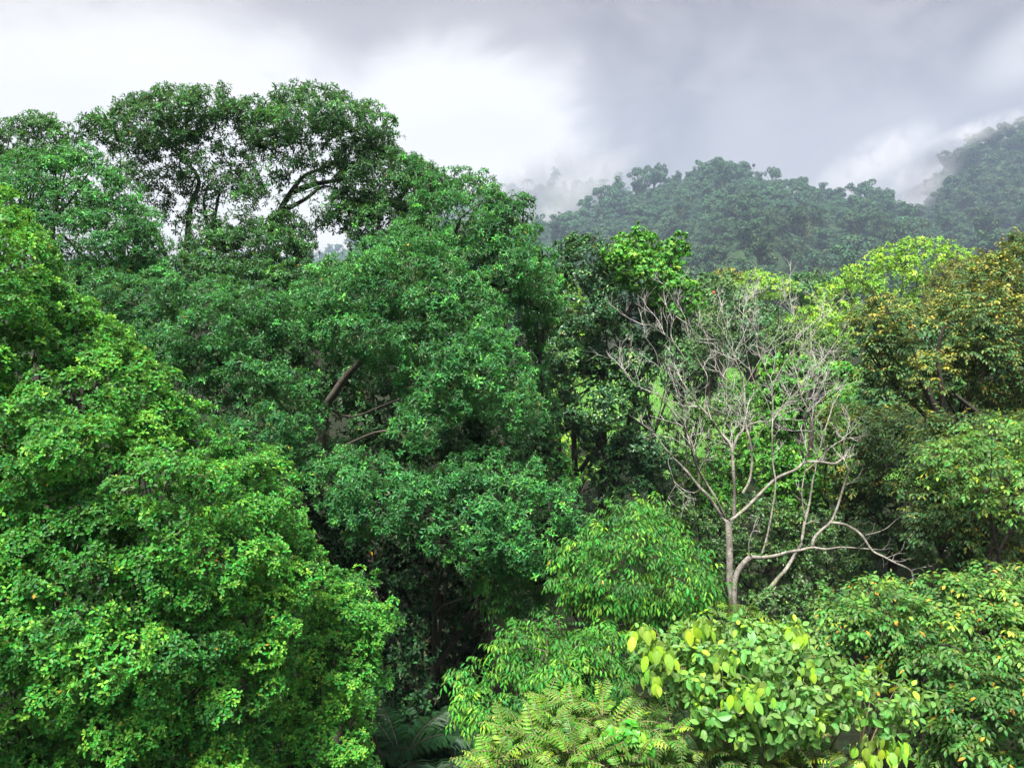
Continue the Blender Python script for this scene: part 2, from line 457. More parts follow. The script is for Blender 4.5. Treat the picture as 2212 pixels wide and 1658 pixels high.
def skeleton(tb, base, lob, r0, frac=.6, twigs=True, limbs=True):
    """trunk from the ground to the crown and a limb to each lobe"""
    cs, rs = lob
    cen = cs.mean(0); low = cs[:, 2].min()
    base = np.asarray(base, float)
    fork = base + (cen - base) * .5; fork[2] = max(base[2] + 1.0, min(low + .3, base[2] + .62 * (cen[2] - base[2])))
    mid = (base + fork) / 2 + rng.normal(0, .15, 3)
    tb.add([base + [0, 0, -.25], base + [0, 0, .15], mid, fork], [r0 * 1.5, r0 * 1.15, r0 * .9, r0 * .75], 9)
    if not limbs: return
    hubs = []
    k = max(2, min(6, len(cs) // 5))
    sel = cs[rng.choice(len(cs), k, False)] if len(cs) > k else cs
    for h in sel:
        e = fork + (h - fork) * .72; m = fork + (e - fork) * .5 + rng.normal(0, .25, 3); m[2] += .2
        tb.add([fork - [0, 0, .1], m, e], [r0 * .5, r0 * .32, r0 * .18], 7); hubs.append(e)
    hubs = np.array(hubs)
    for c, r in zip(cs, rs):
        if rng.random() > frac: continue
        h = hubs[np.argmin(np.linalg.norm(hubs - c, axis=1))]
        m = (h + c) / 2 + rng.normal(0, .15, 3) * np.linalg.norm(c - h) * .3
        tb.add([h, m, c], [r0 * .18, r0 * .11, r0 * .05], 5)
        if twigs:
            for _ in range(3):
                d = nrm(rng.normal(0, 1, 3) + [0, 0, .4]); tb.add([c, c + d * r * .45 + [0, 0, .05], c + d * r * .8], [r0 * .07, r0 * .045, r0 * .02], 4)

def plant(name, label, cat, lob, mat, tpl, leaf, dens=1.0, k=6, style='rosette', bark='bark', r0=.22, base=None, group=None,
          parts=('trunk', 'crown'), droop=.25, length=None, young=.26, tone=.33, sub=9, back=.3, spread=(25, 98), yellow=.0006,
          inner=.12, upbias=.35, leafdroop=.4, frac=.6, subr=.40, flat=.72, extra=None, twigs=True, flush=.12, limbs=True):
    leaf = leaf * .78
    cs, rs = lob
    if base is None:
        base = np.array([cs[:, 0].mean(), cs[:, 1].mean() + .6, 0.0])
    o = empty(name, base, label, cat, group)
    tb = Tubes(); skeleton(tb, base, lob, r0, frac, twigs, limbs)
    if extra: extra(tb)
    tb.build(parts[0], M[bark], o)
    D = dens / (leaf * 1.25) ** 2
    if style == 'spray': D /= 1.4
    P, A, T = tips_from(lob, D, sub=sub, back=back, inner=inner, upbias=upbias, subr=subr, flat=flat, flush=flush)
    L = Leaves()
    if style == 'rosette': rosettes(L, P, A, T + tone, k, leaf, spread, droop, young, yellow=yellow)
    else:
        A = A.copy(); A[:, 2] *= .55; A = nrm(A)
        ln = length or leaf * 3
        sprays(L, P - A * ln * .5, A, T + tone, k, ln, leaf, droop, leafdroop, young=young, yellow=yellow)
    L.build(parts[1], tpl, M[mat], o)
    print(name, 'lobes', len(cs), 'leaves', L.count())
    return o

# ================================================================== ground
def polar_sheet(name, r0, r1, a0, a1, nr, na, hfun, mat, smooth=True, power=1.6):
    rr = r0 + (r1 - r0) * np.linspace(0, 1, nr) ** power; aa = np.linspace(a0, a1, na)
    R, A = np.meshgrid(rr, aa, indexing='ij')
    X, Y = R * np.sin(A), R * np.cos(A); Z = hfun(X, Y, R, A)
    V = np.stack([X, Y, Z], -1).reshape(-1, 3)
    i, j = np.meshgrid(np.arange(nr - 1), np.arange(na - 1), indexing='ij'); a = i * na + j
    T = np.stack([a, a + 1, a + na + 1, a + na], -1).reshape(-1, 4)[:, ::-1]
    return mesh_obj(name, V, T, mat, None, smooth)

def ground_mat(name, c1, c2, c3, sc):
    m = bpy.data.materials.new(name); m.use_nodes = True
    g = NT(m.node_tree); p = g.n['Principled BSDF']
    tc = g.new('ShaderNodeTexCoord'); o = tc.outputs['Object']
    n1 = g.noise(o, sc, 6, .6); n2 = g.noise(o, sc * 9, 5, .65)
    c = g.mix(g.smooth(n1, .35, .65), C4(c1), C4(c2)); c = g.mix(g.smooth(n2, .45, .7), c, C4(c3))
    g.set(p, 'Base Color', c); g.set(p, 'Roughness', .95); g.set(p, 'Specular IOR Level', .1)
    bp = g.new('ShaderNodeBump', i={'Strength': .7, 'Distance': .1, 'Height': n2}); g.set(p, 'Normal', bp.outputs[0])
    return m
M['soil'] = ground_mat('leaf_litter', (.007, .009, .005), (.013, .015, .007), (.010, .020, .006), .5)
M['meadow'] = ground_mat('meadow_grass', (.045, .13, .020), (.07, .17, .028), (.10, .18, .04), .12)
M['hillfloor'] = ground_mat('forest_floor', (.010, .024, .010), (.020, .040, .016), (.028, .05, .02), .05)

tag(polar_sheet('ground', .5, 1130, -math.pi, math.pi, 60, 90, lambda X, Y, R, A: np.zeros_like(X), M['soil'], power=3), kind='structure')
def patch(name, pts, z, mat):
    V = [(x, y, z) for x, y in pts]
    me = bpy.data.meshes.new(name); me.from_pydata(V, [], [list(range(len(V)))]); me.materials.append(mat)
    o = bpy.data.objects.new(name, me); col.objects.link(o); return o
rim = [(math.cos(a), math.sin(a)) for a in np.linspace(0, 2 * math.pi, 40, False)]
tag(patch('meadow', [(32 + 34 * c * (1 + .15 * math.sin(3 * c)), 92 + 42 * s * (1 + .1 * math.cos(4 * c))) for c, s in rim], .012, M['meadow']), kind='structure')

# ================================================================== far hills
def interp(pts):
    a = np.array([math.atan((x - CX) / F) for x, y in pts]); e = np.array([y for x, y in pts])
    return lambda A: np.interp(A, a, e)
def vnoise(x, y, seed):
    r = np.random.default_rng(seed); o = 0
    for _ in range(7):
        k = r.normal(0, 1, 2); o = o + np.sin(k[0] * x + k[1] * y + r.uniform(0, 6.28))
    return o / 3.2
class Hill:
    def __init__(s, ridge, rr, rb, back, crown, seed):
        s.Y = interp(ridge); s.rr, s.rb, s.back, s.crown, s.seed = rr, rb, back, crown, seed
        s.a0 = math.atan((ridge[0][0] - CX) / F); s.a1 = math.atan((ridge[-1][0] - CX) / F)
    def top(s, A):
        tan = (CY - s.Y(A)) / F * np.cos(A)
        el = np.arctan(tan) - PITCH
        return np.maximum(0, CAM[2] + s.rr * np.tan(el) - s.crown)
    def h(s, X, Y, R, A):
        t = np.clip((R - s.rb) / (s.rr - s.rb), 0, 1)
        up = t * (.55 + .45 * t) ; up = np.where(R > s.rr, 1 - np.clip((R - s.rr) / s.back, 0, 1) ** 1.3, up)
        H = s.top(A)
        g = vnoise(X / 34, Y / 34, s.seed) * 5.5 + vnoise(X / 15, Y / 15, s.seed + 1) * 2.0
        g2 = vnoise(A * 26, A * 3 + R / 400, s.seed + 2) * .10 * H
        return H * up + (g + g2) * np.clip(4 * t * (1 - t), 0, 1) * np.clip(H / 30, 0, 1) * np.where(R > s.rr, .5, 1) - .5 * (t <= 0)
hillA = Hill([(700, 600), (950, 560), (1080, 520), (1160, 482), (1210, 460), (1265, 432), (1310, 408), (1360, 388), (1400, 372), (1450, 362), (1500, 355), (1540, 350), (1590, 354), (1620, 372), (1640, 378), (1665, 366), (1700, 374), (1760, 378), (1800, 384), (1850, 392), (1900, 402), (1945, 420), (1985, 440), (2010, 466), (2050, 500), (2120, 540), (2220, 580), (2400, 600)], 430, 190, 160, 7, 3)
hillB = Hill([(1800, 590), (1880, 540), (1930, 480), (1975, 400), (2000, 335), (2030, 295), (2070, 268), (2120, 248), (2170, 238), (2230, 230), (2350, 205), (2500, 200), (2700, 280)], 560, 230, 260, 4, 11)
hillC = Hill([(-200, 560), (200, 560), (500, 545), (620, 540), (700, 528), (800, 500), (900, 470), (1000, 430), (1090, 405), (1140, 392), (1190, 378), (1240, 392), (1290, 384), (1330, 372), (1400, 420), (1500, 470), (1700, 560)], 760, 520, 320, 9, 21)
for nm, H, ex in (('hill', hillA, 0), ('hill', hillB, 0), ('hill', hillC, 0)):
    tag(polar_sheet(nm, H.rb - 5, H.rr + H.back, H.a0, H.a1, 70, 220, H.h, M['hillfloor'], power=1.0), kind='structure')

# ---- trees of the hill forest: a few grown models, copied
def hill_model(kind, seed):
    r = np.random.default_rng(seed)
    L = Leaves(); tb = Tubes()
    if kind == 'palm':
        for k in range(16):
            a = r.uniform(0, 6.28); n = 26; t = np.linspace(0, 1, n)
            out = np.array([math.cos(a), math.sin(a), 0]); el = r.uniform(.1, 1.3)
            p = np.array([0, 0, 7.0]) + np.outer(t * 4.2, out * math.cos(el)) + np.outer(t * 4.2 * math.sin(el) - 3.2 * t * t, [0, 0, 1.])
            sd = np.array([-out[1], out[0], 0])
            for sg in (1, -1):
                X = nrm(out * .5 + sd * sg + np.array([0, 0, -.5]) + r.normal(0, .1, (n, 3)))
                L.add(p, X, np.tile([0, 0, 1.], (n, 1)), 1.0, np.full(n, .45))
        tb.add([[0, 0, -1], [.1, 0, 3], [0, 0, 7]], [.3, .22, .16], 6)
        return L, tb
    if kind == 'round': cs = [(r.normal(0, 2.5), r.normal(0, 2.5), r.uniform(4.0, 9.0), r.uniform(.9, 2.1)) for _ in range(24)]
    elif kind == 'tall': cs = [(r.normal(0, 1.6), r.normal(0, 1.6), r.uniform(5, 14), r.uniform(.8, 1.9)) for _ in range(20)]
    elif kind == 'flat': cs = [(r.normal(0, 3.3), r.normal(0, 3.3), 10.5 + r.normal(0, .8), r.uniform(1.2, 2.1)) for _ in range(14)]
    else: cs = [(r.normal(0, 1.9), r.normal(0, 1.9), r.uniform(3, 6), r.uniform(1.3, 2.2)) for _ in range(10)]
    for x, y, z, q in cs:
        n = int(34 * q * q); d = nrm(r.normal(0, 1, (n, 3)) + [0, 0, .35])
        rad = q * r.uniform(.75, 1.05, (n, 1)) * (1 + .18 * np.sin(d[:, :1] * 7 + x) * np.cos(d[:, 1:2] * 6 + y))
        P = np.array([x, y, z]) + d * rad * [1, 1, .72]
        X = nrm(np.cross(d, nrm(r.normal(0, 1, (n, 3)))) + .35 * d + [0, 0, -.15])
        L.add(P - X * .3, X, d + [0, 0, .5] + r.normal(0, .3, (n, 3)), r.uniform(.55, 1.0, n), .36 + r.normal(0, .10) + r.normal(0, .1, n))
        tb.add([[0, 0, z * .45], [x * .5, y * .5, z * .75], [x, y, z]], [.2, .13, .07], 5)
    top = max(c[2] for c in cs)
    tb.add([[0, 0, -2], [.1, .1, top * .3], [0, 0, top * .6]], [.42, .34, .24], 7)
    return L, tb
kinds = ['round', 'round', 'round', 'tall', 'flat', 'bushy', 'bushy', 'round', 'tall', 'palm']
models = []
for i, kd in enumerate(kinds):
    L, tb = hill_model(kd, 50 + i)
    P, X, Z, S, tone, rn, yl = [np.concatenate(c) for c in zip(*L.a)]
    V, T, _ = TPL['tuft' if kd != 'palm' else 'slim']
    Yv = np.cross(Z, X); n, k = len(P), len(V)
    W = (P[:, None] + S[:, None, None] * (V[None, :, 0, None] * X[:, None] + V[None, :, 1, None] * Yv[:, None] + V[None, :, 2, None] * Z[:, None])).reshape(-1, 3)
    TT = (T[None] + (np.arange(n) * k)[:, None, None]).reshape(-1, 3)
    tv = np.vstack(tb.V); tq = np.vstack(tb.T); tt = np.vstack([tq[:, [0, 1, 2]], tq[:, [0, 2, 3]]]) + len(W)
    att = np.vstack([np.repeat(np.stack([tone, rn, yl, np.ones(n)], 1), len(T), 0), np.tile([0.75, .5, .12, 1], (len(tt), 1))])
    models.append((np.vstack([W, tv]).astype(np.float32), np.vstack([TT, tt]).astype(np.int32), att.astype(np.float32)))
protos = [None] * len(kinds)
def hill_tree(i, p, sc, rz, label, group):
    if protos[i] is None:
        V, T, att = models[i]
        o = mesh_obj('hill_palm' if kinds[i] == 'palm' else 'hill_tree', V, T, M['hill'], None, False, att); protos[i] = o
    else:
        o = protos[i].copy(); col.objects.link(o)
    o.location = p; o.rotation_euler = (0, 0, rz); o.scale = (sc, sc, sc * random.uniform(.85, 1.15))
    return tag(o, label, 'tree', group)

def scatter(H, spacing, n):
    pts = []
    rr = np.sqrt(rng.uniform((H.rb + 4) ** 2, (H.rr + 12) ** 2, n)); aa = rng.uniform(H.a0, H.a1, n)
    X, Y = rr * np.sin(aa), rr * np.cos(aa)
    grid = {}
    for x, y, r, a in zip(X, Y, rr, aa):
        cx, cyy = int(x // spacing), int(y // spacing)
        if any((x - u) ** 2 + (y - v) ** 2 < spacing ** 2 for i in (-1, 0, 1) for j in (-1, 0, 1) for u, v in grid.get((cx + i, cyy + j), [])): continue
        grid.setdefault((cx, cyy), []).append((x, y)); pts.append((x, y, r, a))
    return np.array(pts)
rest = {'A': [], 'B': [], 'C': []}
nind = 0
for key, H, spc, nn, lim in (('A', hillA, 5.6, 16000, 205), ('B', hillB, 6.6, 14000, 70), ('C', hillC, 9.0, 9000, 0)):
    P = scatter(H, spc, nn)
    Z = H.h(P[:, 0], P[:, 1], P[:, 2], P[:, 3])
    # in view: project and rank by apparent size
    px = CX + F * np.tan(P[:, 3]); dist = P[:, 2]
    ok = (px > 1150) & (px < 2250) & (Z > 12) if key != 'C' else np.zeros(len(P), bool)
    if key == 'B': ok &= px > 1960
    order = np.argsort(np.where(ok, dist, 1e9))
    chosen = set(order[:min(lim, ok.sum())].tolist())
    if key == 'A':      # ridge trees stand out against the mist: keep them individual too
        ridge = [i for i in np.argsort(-dist) if ok[i] and dist[i] > H.rr - 14][:60]
        chosen = set(list(chosen)[:]) | set(ridge)
        extra = [i for i in order if i in chosen and i not in ridge][145:]
        chosen -= set(extra)
    for i in range(len(P)):
        k = int(rng.choice(len(kinds), p=[.13, .13, .13, .1, .07, .11, .11, .13, .07, .02]))
        sc = np.clip(rng.lognormal(-.42, .30), .35, 1.25) * (1.0 if key == 'A' else 1.15 if key == 'B' else 1.3); rz = rng.uniform(0, 6.28)
        p = (P[i, 0], P[i, 1], Z[i] - .8)
        if i in chosen:
            kd = kinds[k]
            wd = {'round': 'round dense', 'tall': 'tall narrow', 'flat': 'flat topped', 'bushy': 'low bushy', 'palm': 'palm like'}[kd]
            if key == 'A':
                zone = 'on the ridge of the middle hill against the cloud' if dist[i] > H.rr - 14 else ('low on the slope of the middle hill' if dist[i] < H.rb + 95 else 'halfway up the slope of the middle hill')
            else: zone = 'on the misty right hand hill'
            hill_tree(k, p, sc, rz, f'{wd} hazy green tree {zone}', f'{wd} trees {zone}'); nind += 1
        else: rest[key].append((k, p, sc, rz))
print('hill trees individual', nind, 'rest', {k: len(v) for k, v in rest.items()})
# trees that single themselves out on the ridge
def ridge_tree(X, Y, r, k, sc, label, H):
    A = math.atan((X - CX) / F)
    z = CAM[2] + r * math.tan(math.atan((CY - Y) / F * math.cos(A)) - PITCH)
    x, y = r * math.sin(A), r * math.cos(A)
    top = models[k][0][:, 2].max() * sc
    zz = z - top
    o = hill_tree(k, (x, y, zz), sc, X, label, None); o.scale = (sc, sc, sc)
    g = float(H.h(np.array(x), np.array(y), np.array(r), np.array(A)))
    if zz > g: o.scale = (sc, sc, sc * (z - g + 1) / top); o.location.z = g - 1
ridge_tree(1322, 378, 425, 3, .95, 'dark tall tree standing alone at the left shoulder of the middle hill', hillA)
ridge_tree(1376, 353, 428, 4, .95, 'flat spreading dark tree on the ridge left of the middle hill top', hillA)
ridge_tree(1418, 347, 430, 4, .6, 'small thin umbrella tree poking above the ridge left of the hill top', hillA)
ridge_tree(1535, 331, 428, 2, 1.5, 'biggest domed tree at the very top of the middle hill', hillA)
ridge_tree(1655, 346, 440, 4, .7, 'pale thin tree fading into mist right of the hill top', hillA)
ridge_tree(1890, 386, 428, 1, .8, 'broad dark tree on the right shoulder of the middle hill', hillA)
ridge_tree(1275, 380, 700, 3, 1.15, 'grey tree in the mist on the far left ridge', hillC)

for key, lab in (('A', None), ('B', None), ('C', None)):
    Vs, Ts, As, off = [], [], [], 0
    for k, p, sc, rz in rest[key]:
        V, T, att = models[k]
        c, s = math.cos(rz), math.sin(rz)
        W = np.stack([V[:, 0] * c - V[:, 1] * s, V[:, 0] * s + V[:, 1] * c, V[:, 2]], 1) * sc + p
        Vs.append(W); Ts.append(T + off); off += len(W)
        a = att.copy(); a[:, 1] = np.clip(a[:, 1] * .5 + rng.uniform(0, .6), 0, 1); a[:, 0] = np.clip(a[:, 0] + rng.normal(0, .07), 0, 1); As.append(a)
    if Vs:
        o = mesh_obj('forest', np.vstack(Vs), np.vstack(Ts), M['hill'], None, False, np.vstack(As)); tag(o, kind='stuff')

# dark ball on a thin pole at the ridge
pp = at(1627.5, 357, 436.0)
pm = empty('ball_marker', (pp[0], pp[1], pp[2] - 9), 'dark round ball on a thin pale pole at the middle hill ridge', 'marker')
tb = Tubes(); tb.add([(pp[0], pp[1], pp[2] - 9), (pp[0] + .1, pp[1], pp[2] - 4), (pp[0], pp[1], pp[2])], [.16, .14, .12], 8); tb.build('pole', M['dead'], pm)
uu = np.linspace(0, math.pi, 13)
tb = Tubes(); tb.add([(pp[0], pp[1], pp[2] - .95 * math.cos(u)) for u in uu], [max(.02, .95 * math.sin(u)) for u in uu], 16, 1)
tb.build('ball', simple('dark_ball', (.012, .012, .018)), pm)

# ================================================================== trees of the middle distance
def far_tree(name, label, poly, d, mat, rmin, rmax, bulge, leaf, dens=1.0, k=5, r0=.25, bark='bark_mid', group=None, tpl='tuft', tone=.4, **kw):
    lob = lobes(poly, d, rmin, rmax, bulge)
    back = lobes(poly, d + bulge * .8, rmin, rmax, bulge * .3, gap=1.2, keep=.5)
    return plant(name, label, 'tree', merge(lob, back), M_name(mat), tpl, leaf, dens, k, 'rosette', bark, r0, group=group, tone=tone, spread=(35, 110), **kw)
def M_name(m): return m

R1 = [(1735, 650), (1775, 605), (1820, 575), (1850, 555), (1900, 528), (1960, 510), (2040, 513), (2095, 535), (2125, 560), (2115, 600), (2050, 600), (2010, 640), (1960, 700), (1880, 690), (1830, 700), (1760, 700)]
far_tree('lime_tree', 'tall feathery lime green tree beyond the bare branches', R1, 60, 'lime', .5, 1.5, 2.4, .36, .55, 6, .3, tpl='diamond', inner=.08, subr=.34, flat=.55)
far_tree('lime_tree', 'lower lime green tree in front of the feathery one', [(1690, 690), (1720, 660), (1775, 650), (1835, 680), (1850, 720), (1830, 780), (1770, 790), (1700, 740)], 50, 'lime', .4, 1.2, 1.6, .32, .6, 6, .2, tpl='diamond', inner=.08, subr=.34, flat=.55)
far_tree('lime_tree', 'small pale lime tree at the hill foot beside dark treetops', [(1580, 625), (1600, 590), (1640, 578), (1690, 590), (1725, 625), (1690, 650), (1620, 655)], 95, 'lime', .8, 2.0, 2.5, .5, .7, 5, .3, tpl='diamond')
far_tree('olive_tree', 'rounded olive brown tree in front of the lime tree', [(1990, 640), (2010, 590), (2050, 562), (2095, 558), (2130, 580), (2145, 620), (2110, 680), (2010, 690)], 52, 'oak', .5, 1.3, 2.0, .26, .8, 6, .25, tpl='diamond')
far_tree('pale_tree', 'thin yellowish tree between the lime tree and orange tipped tree', [(2095, 590), (2120, 560), (2160, 545), (2200, 560), (2215, 640), (2140, 680), (2100, 650)], 60, 'oak', .5, 1.2, 1.6, .30, .5, 5, .2, tpl='diamond', tone=.75)
far_tree('field_tree', 'dark green tree at the hill foot behind the bare branches', [(1490, 610), (1530, 590), (1570, 588), (1600, 610), (1640, 660), (1640, 720), (1560, 740), (1500, 720)], 78, 'mid', .8, 1.9, 3.0, .5, .8, 5, .35)
far_tree('field_tree', 'dark treetop left of the lime tree at the hill foot', [(1680, 640), (1700, 600), (1760, 582), (1820, 592), (1850, 620), (1830, 670), (1740, 690)], 105, 'mid', 1.0, 2.4, 3.5, .62, .8, 5, .4)
far_tree('field_tree', 'shaded blue green tree rising behind the pale twigs', [(1530, 720), (1560, 670), (1620, 655), (1680, 660), (1720, 700), (1715, 770), (1640, 790), (1560, 790)], 62, 'mid', .7, 1.7, 2.4, .42, .8, 5, .35, tone=.22)
far_tree('yellow_tree', 'brownish yellow treetop at the hill foot left of the small lime tree', [(1535, 600), (1545, 584), (1580, 578), (1610, 592), (1605, 615), (1550, 620)], 98, 'oak', .6, 1.5, 1.6, .45, .8, 5, .25, tone=.7)
far_tree('field_tree', 'pale green bush at the meadow edge behind the twig tips', [(1640, 720), (1680, 690), (1740, 700), (1800, 720), (1850, 750), (1840, 785), (1740, 790), (1660, 775)], 46, 'mid', .5, 1.2, 1.4, .28, .9, 6, .2, tone=.5, tpl='diamond')
far_tree('field_tree', 'light green bush behind the vine draped tree right side', [(1500, 700), (1520, 655), (1545, 640), (1570, 670), (1580, 730), (1540, 760), (1505, 750)], 50, 'mid', .4, 1.1, 1.2, .3, .8, 6, .15, tone=.45, tpl='diamond')
far_tree('field_tree', 'low green tree seen through the gap under the tall left crown', [(560, 620), (600, 575), (680, 560), (760, 560), (800, 590), (790, 660), (660, 680)], 48, 'mid', .6, 1.6, 1.8, .34, .8, 5, .25)
far_tree('field_tree', 'yellow green tree glimpsed between the two front left crowns', [(640, 640), (660, 600), (700, 590), (760, 600), (900, 570), (930, 640), (850, 690), (700, 690)], 34, 'fern', .5, 1.2, 1.2, .22, .8, 5, .2, tpl='diamond', tone=.3)
far_tree('field_tree', 'yellow green tree in the gap right of the spreading dark tree', [(1160, 620), (1190, 590), (1230, 600), (1290, 680), (1290, 800), (1220, 850), (1180, 760)], 44, 'lime', .5, 1.3, 1.4, .28, .7, 6, .2, tone=.12, tpl='diamond')
far_tree('field_tree', 'lime bush standing in for bright lawn between the dark trunks of the vine draped tree', [(1170, 950), (1200, 915), (1260, 920), (1330, 960), (1330, 1030), (1230, 1040), (1180, 1010)], 40, 'lime', .4, 1.0, 1.2, .22, .8, 5, .12, tone=.25, tpl='diamond')  # lime leaf colour carries the brightness of the lit lawn glimpsed here
far_tree('field_tree', 'dark green tree behind the olive right hand trees', [(1850, 760), (1900, 700), (2000, 680), (2260, 660), (2260, 1000), (2000, 1000), (1880, 900)], 34, 'mid', .8, 1.8, 2.0, .3, .8, 5, .3, tone=.2)

far_tree('field_tree', 'dark bush left of the meadow patch beside the vine draped tree', [(1425, 760), (1470, 730), (1520, 740), (1550, 790), (1545, 850), (1480, 880), (1430, 850)], 52, 'mid', .5, 1.3, 1.2, .3, .9, 5, .15, tone=.3)
far_tree('field_tree', 'dark bush right of the meadow patch behind the dead tree', [(1645, 790), (1690, 770), (1760, 790), (1800, 830), (1760, 880), (1670, 870)], 47, 'mid', .5, 1.3, 1.2, .3, .9, 5, .15, tone=.35)
far_tree('field_tree', 'long dark tree clump along the far edge of the meadow', [(1420, 715), (1500, 690), (1600, 730), (1700, 745), (1800, 740), (1810, 785), (1700, 795), (1600, 792), (1430, 785)], 128, 'mid', 1.0, 2.6, 3, .7, .9, 5, .3, tone=.3)
far_tree('field_tree', 'low pale green bush in front of the meadow patch', [(1540, 850), (1600, 832), (1660, 850), (1660, 910), (1560, 920)], 55, 'mid', .4, 1.0, 1.0, .26, .8, 5, .12, tone=.6)

# ================================================================== the tall crowns on the left
def brn(tb, pts, d, r, sides=7):
    """a visible limb: points of the photo, depth from d[0] to d[1]"""
    n = len(pts); dd = np.linspace(d[0], d[1], n)
    tb.add(at([p[0] for p in pts], [p[1] for p in pts], dd), np.linspace(r[0], r[1], n), sides)

A1 = [(-90, 285), (-20, 262), (40, 250), (110, 250), (150, 265), (175, 300), (165, 345), (60, 370), (-90, 380)]
lobA1 = lobes(A1, 27, .4, 1.0, 1.5)
plant('jungle_tree', 'dark rounded treetop at the upper left edge of the skyline', 'tree', lobA1, 'jungle_back', 'star', .18, 1.4, 6, r0=.25)
A2 = [(-90, 350), (0, 342), (60, 322), (150, 308), (195, 320), (250, 368), (285, 405), (320, 445), (350, 490), (365, 540), (345, 600), (250, 610), (100, 600), (60, 520), (-90, 470)]
lobA2 = merge(lobes(A2, 21.5, .45, 1.15, 2.2, sy=1.5), lobes(A2, 23, .5, 1.1, .4, gap=1.2, keep=.5))
plant('jungle_tree', 'domed dark green tree whose crown fills the left edge under the skyline top', 'tree', lobA2, 'jungle', 'star', .16, 1.4, 6, r0=.3,
      extra=lambda tb: brn(tb, [(360, 560), (345, 520), (310, 480), (250, 455), (190, 430)], (22.5, 21.5), (.07, .02)))

# the airy tree, sky showing through
def airy():
    d = 25
    solid = [
        [(172, 262), (200, 245), (235, 232), (255, 215), (275, 195), (300, 205), (325, 200), (345, 188), (420, 190), (460, 183), (490, 186), (512, 215), (515, 265), (470, 275), (430, 300), (390, 330), (330, 345), (260, 330), (215, 310), (185, 290)],
        [(505, 215), (540, 208), (585, 215), (592, 190), (630, 178), (690, 180), (725, 190), (745, 205), (790, 225), (835, 228), (845, 250), (865, 280), (877, 318), (850, 335), (800, 310), (740, 300), (690, 310), (600, 330), (540, 320), (515, 290)],
        [(700, 310), (770, 300), (850, 310), (900, 340), (955, 365), (960, 420), (915, 445), (870, 420), (820, 450), (790, 490), (735, 512), (700, 490), (680, 470), (720, 430), (720, 380)],
        [(735, 440), (820, 420), (900, 425), (935, 480), (930, 540), (880, 565), (800, 560), (745, 525)],
        [(380, 560), (400, 500), (440, 470), (490, 480), (560, 470), (610, 450), (650, 480), (690, 525), (670, 570), (600, 610), (430, 620)],
    ]
    thin = [
        [(215, 320), (300, 335), (350, 350), (345, 420), (380, 470), (350, 480), (320, 440), (270, 380)],
        [(340, 345), (420, 310), (470, 290), (515, 330), (520, 380), (480, 420), (470, 470), (430, 470), (400, 410)],
        [(520, 320), (600, 325), (680, 330), (700, 370), (640, 380), (600, 420), (540, 450), (490, 430), (520, 380)],
    ]
    allb = [(200, 280), (300, 230), (420, 200), (600, 220), (760, 230), (860, 300), (930, 360), (940, 440), (820, 470), (740, 510), (690, 520), (640, 600), (420, 610), (370, 500), (300, 420), (240, 350)]
    l1 = merge(*[lobes(p, d, .3, .95, 1.4, jitter=.8, gap=.66) for p in solid])
    l2 = merge(*[lobes(p, d, .25, .5, .8, jitter=1.2, gap=1.0) for p in thin], lobes(allb, d + .6, .25, .55, 1.2, jitter=1.6, gap=1.1))
    o = empty('jungle_tree', (at(520, 600, 25.5)[0], at(520, 600, 25.5)[1], 0), 'tallest airy tree on the left skyline with bright sky showing through its crown', 'tree')
    tb = Tubes(); skeleton(tb, np.array(o.location), l1, .26, 0, False, False)
    tb.build('trunk', M['bark'], o)
    def limb(pts, r, dd=(25, 25)):
        t = Tubes(); brn(t, pts, dd, r); t.build('branch', M['bark'], o)
    limb([(400, 600), (404, 520), (412, 445), (430, 395), (412, 360), (372, 322), (345, 300)], (.10, .03), (24.6, 25.2))
    limb([(440, 600), (452, 555), (460, 490), (470, 435), (476, 400)], (.09, .025), (24.2, 24.8))
    limb([(452, 540), (446, 480), (440, 430), (452, 400)], (.07, .02), (24.4, 25.4))
    limb([(580, 520), (605, 455), (632, 410), (660, 378), (712, 358), (760, 330)], (.11, .03), (24.8, 25.6))
    limb([(628, 415), (680, 398), (735, 388), (790, 372)], (.11, .03), (25, 25.6))
    limb([(600, 462), (660, 430), (700, 402), (740, 415)], (.08, .02), (25, 24.4))
    #limb([(300, 345), (330, 365), (360, 395), (392, 430)], (.03, .07), (25.2, 25))
    L = Leaves()
    P, A, T = tips_from(l1, 1.35 / .20 ** 2, inner=.10, back=.2); rosettes(L, P, A, T + .30, 6, .15)
    P, A, T = tips_from(l2, 1.1 / .20 ** 2, inner=.06, back=.2); rosettes(L, P, A, T + .32, 6, .145)
    L.build('crown', TPL_KEY('star'), M['jungle_back'], o)
    print('airy leaves', L.count())
def TPL_KEY(k): return k
airy()

Cp = [(835, 345), (880, 340), (930, 350), (965, 372), (1000, 366), (1040, 368), (1060, 385), (1078, 412), (1105, 418), (1130, 412), (1152, 420), (1158, 455), (1140, 470), (1165, 500), (1168, 530), (1205, 560), (1190, 620), (1180, 700), (1100, 680), (1010, 620), (950, 570), (880, 550), (860, 490), (890, 440), (900, 390)]
lobC = merge(lobes(Cp, 21, .35, 1.0, 2.0, sy=1.0, gap=.68), lobes(Cp, 22.6, .45, 1.0, .4, gap=1.1, keep=.6))
plant('jungle_tree', 'dense dark green tree sloping down the right shoulder of the skyline', 'tree', lobC, 'jungle', 'star', .15, 1.3, 6, r0=.3)

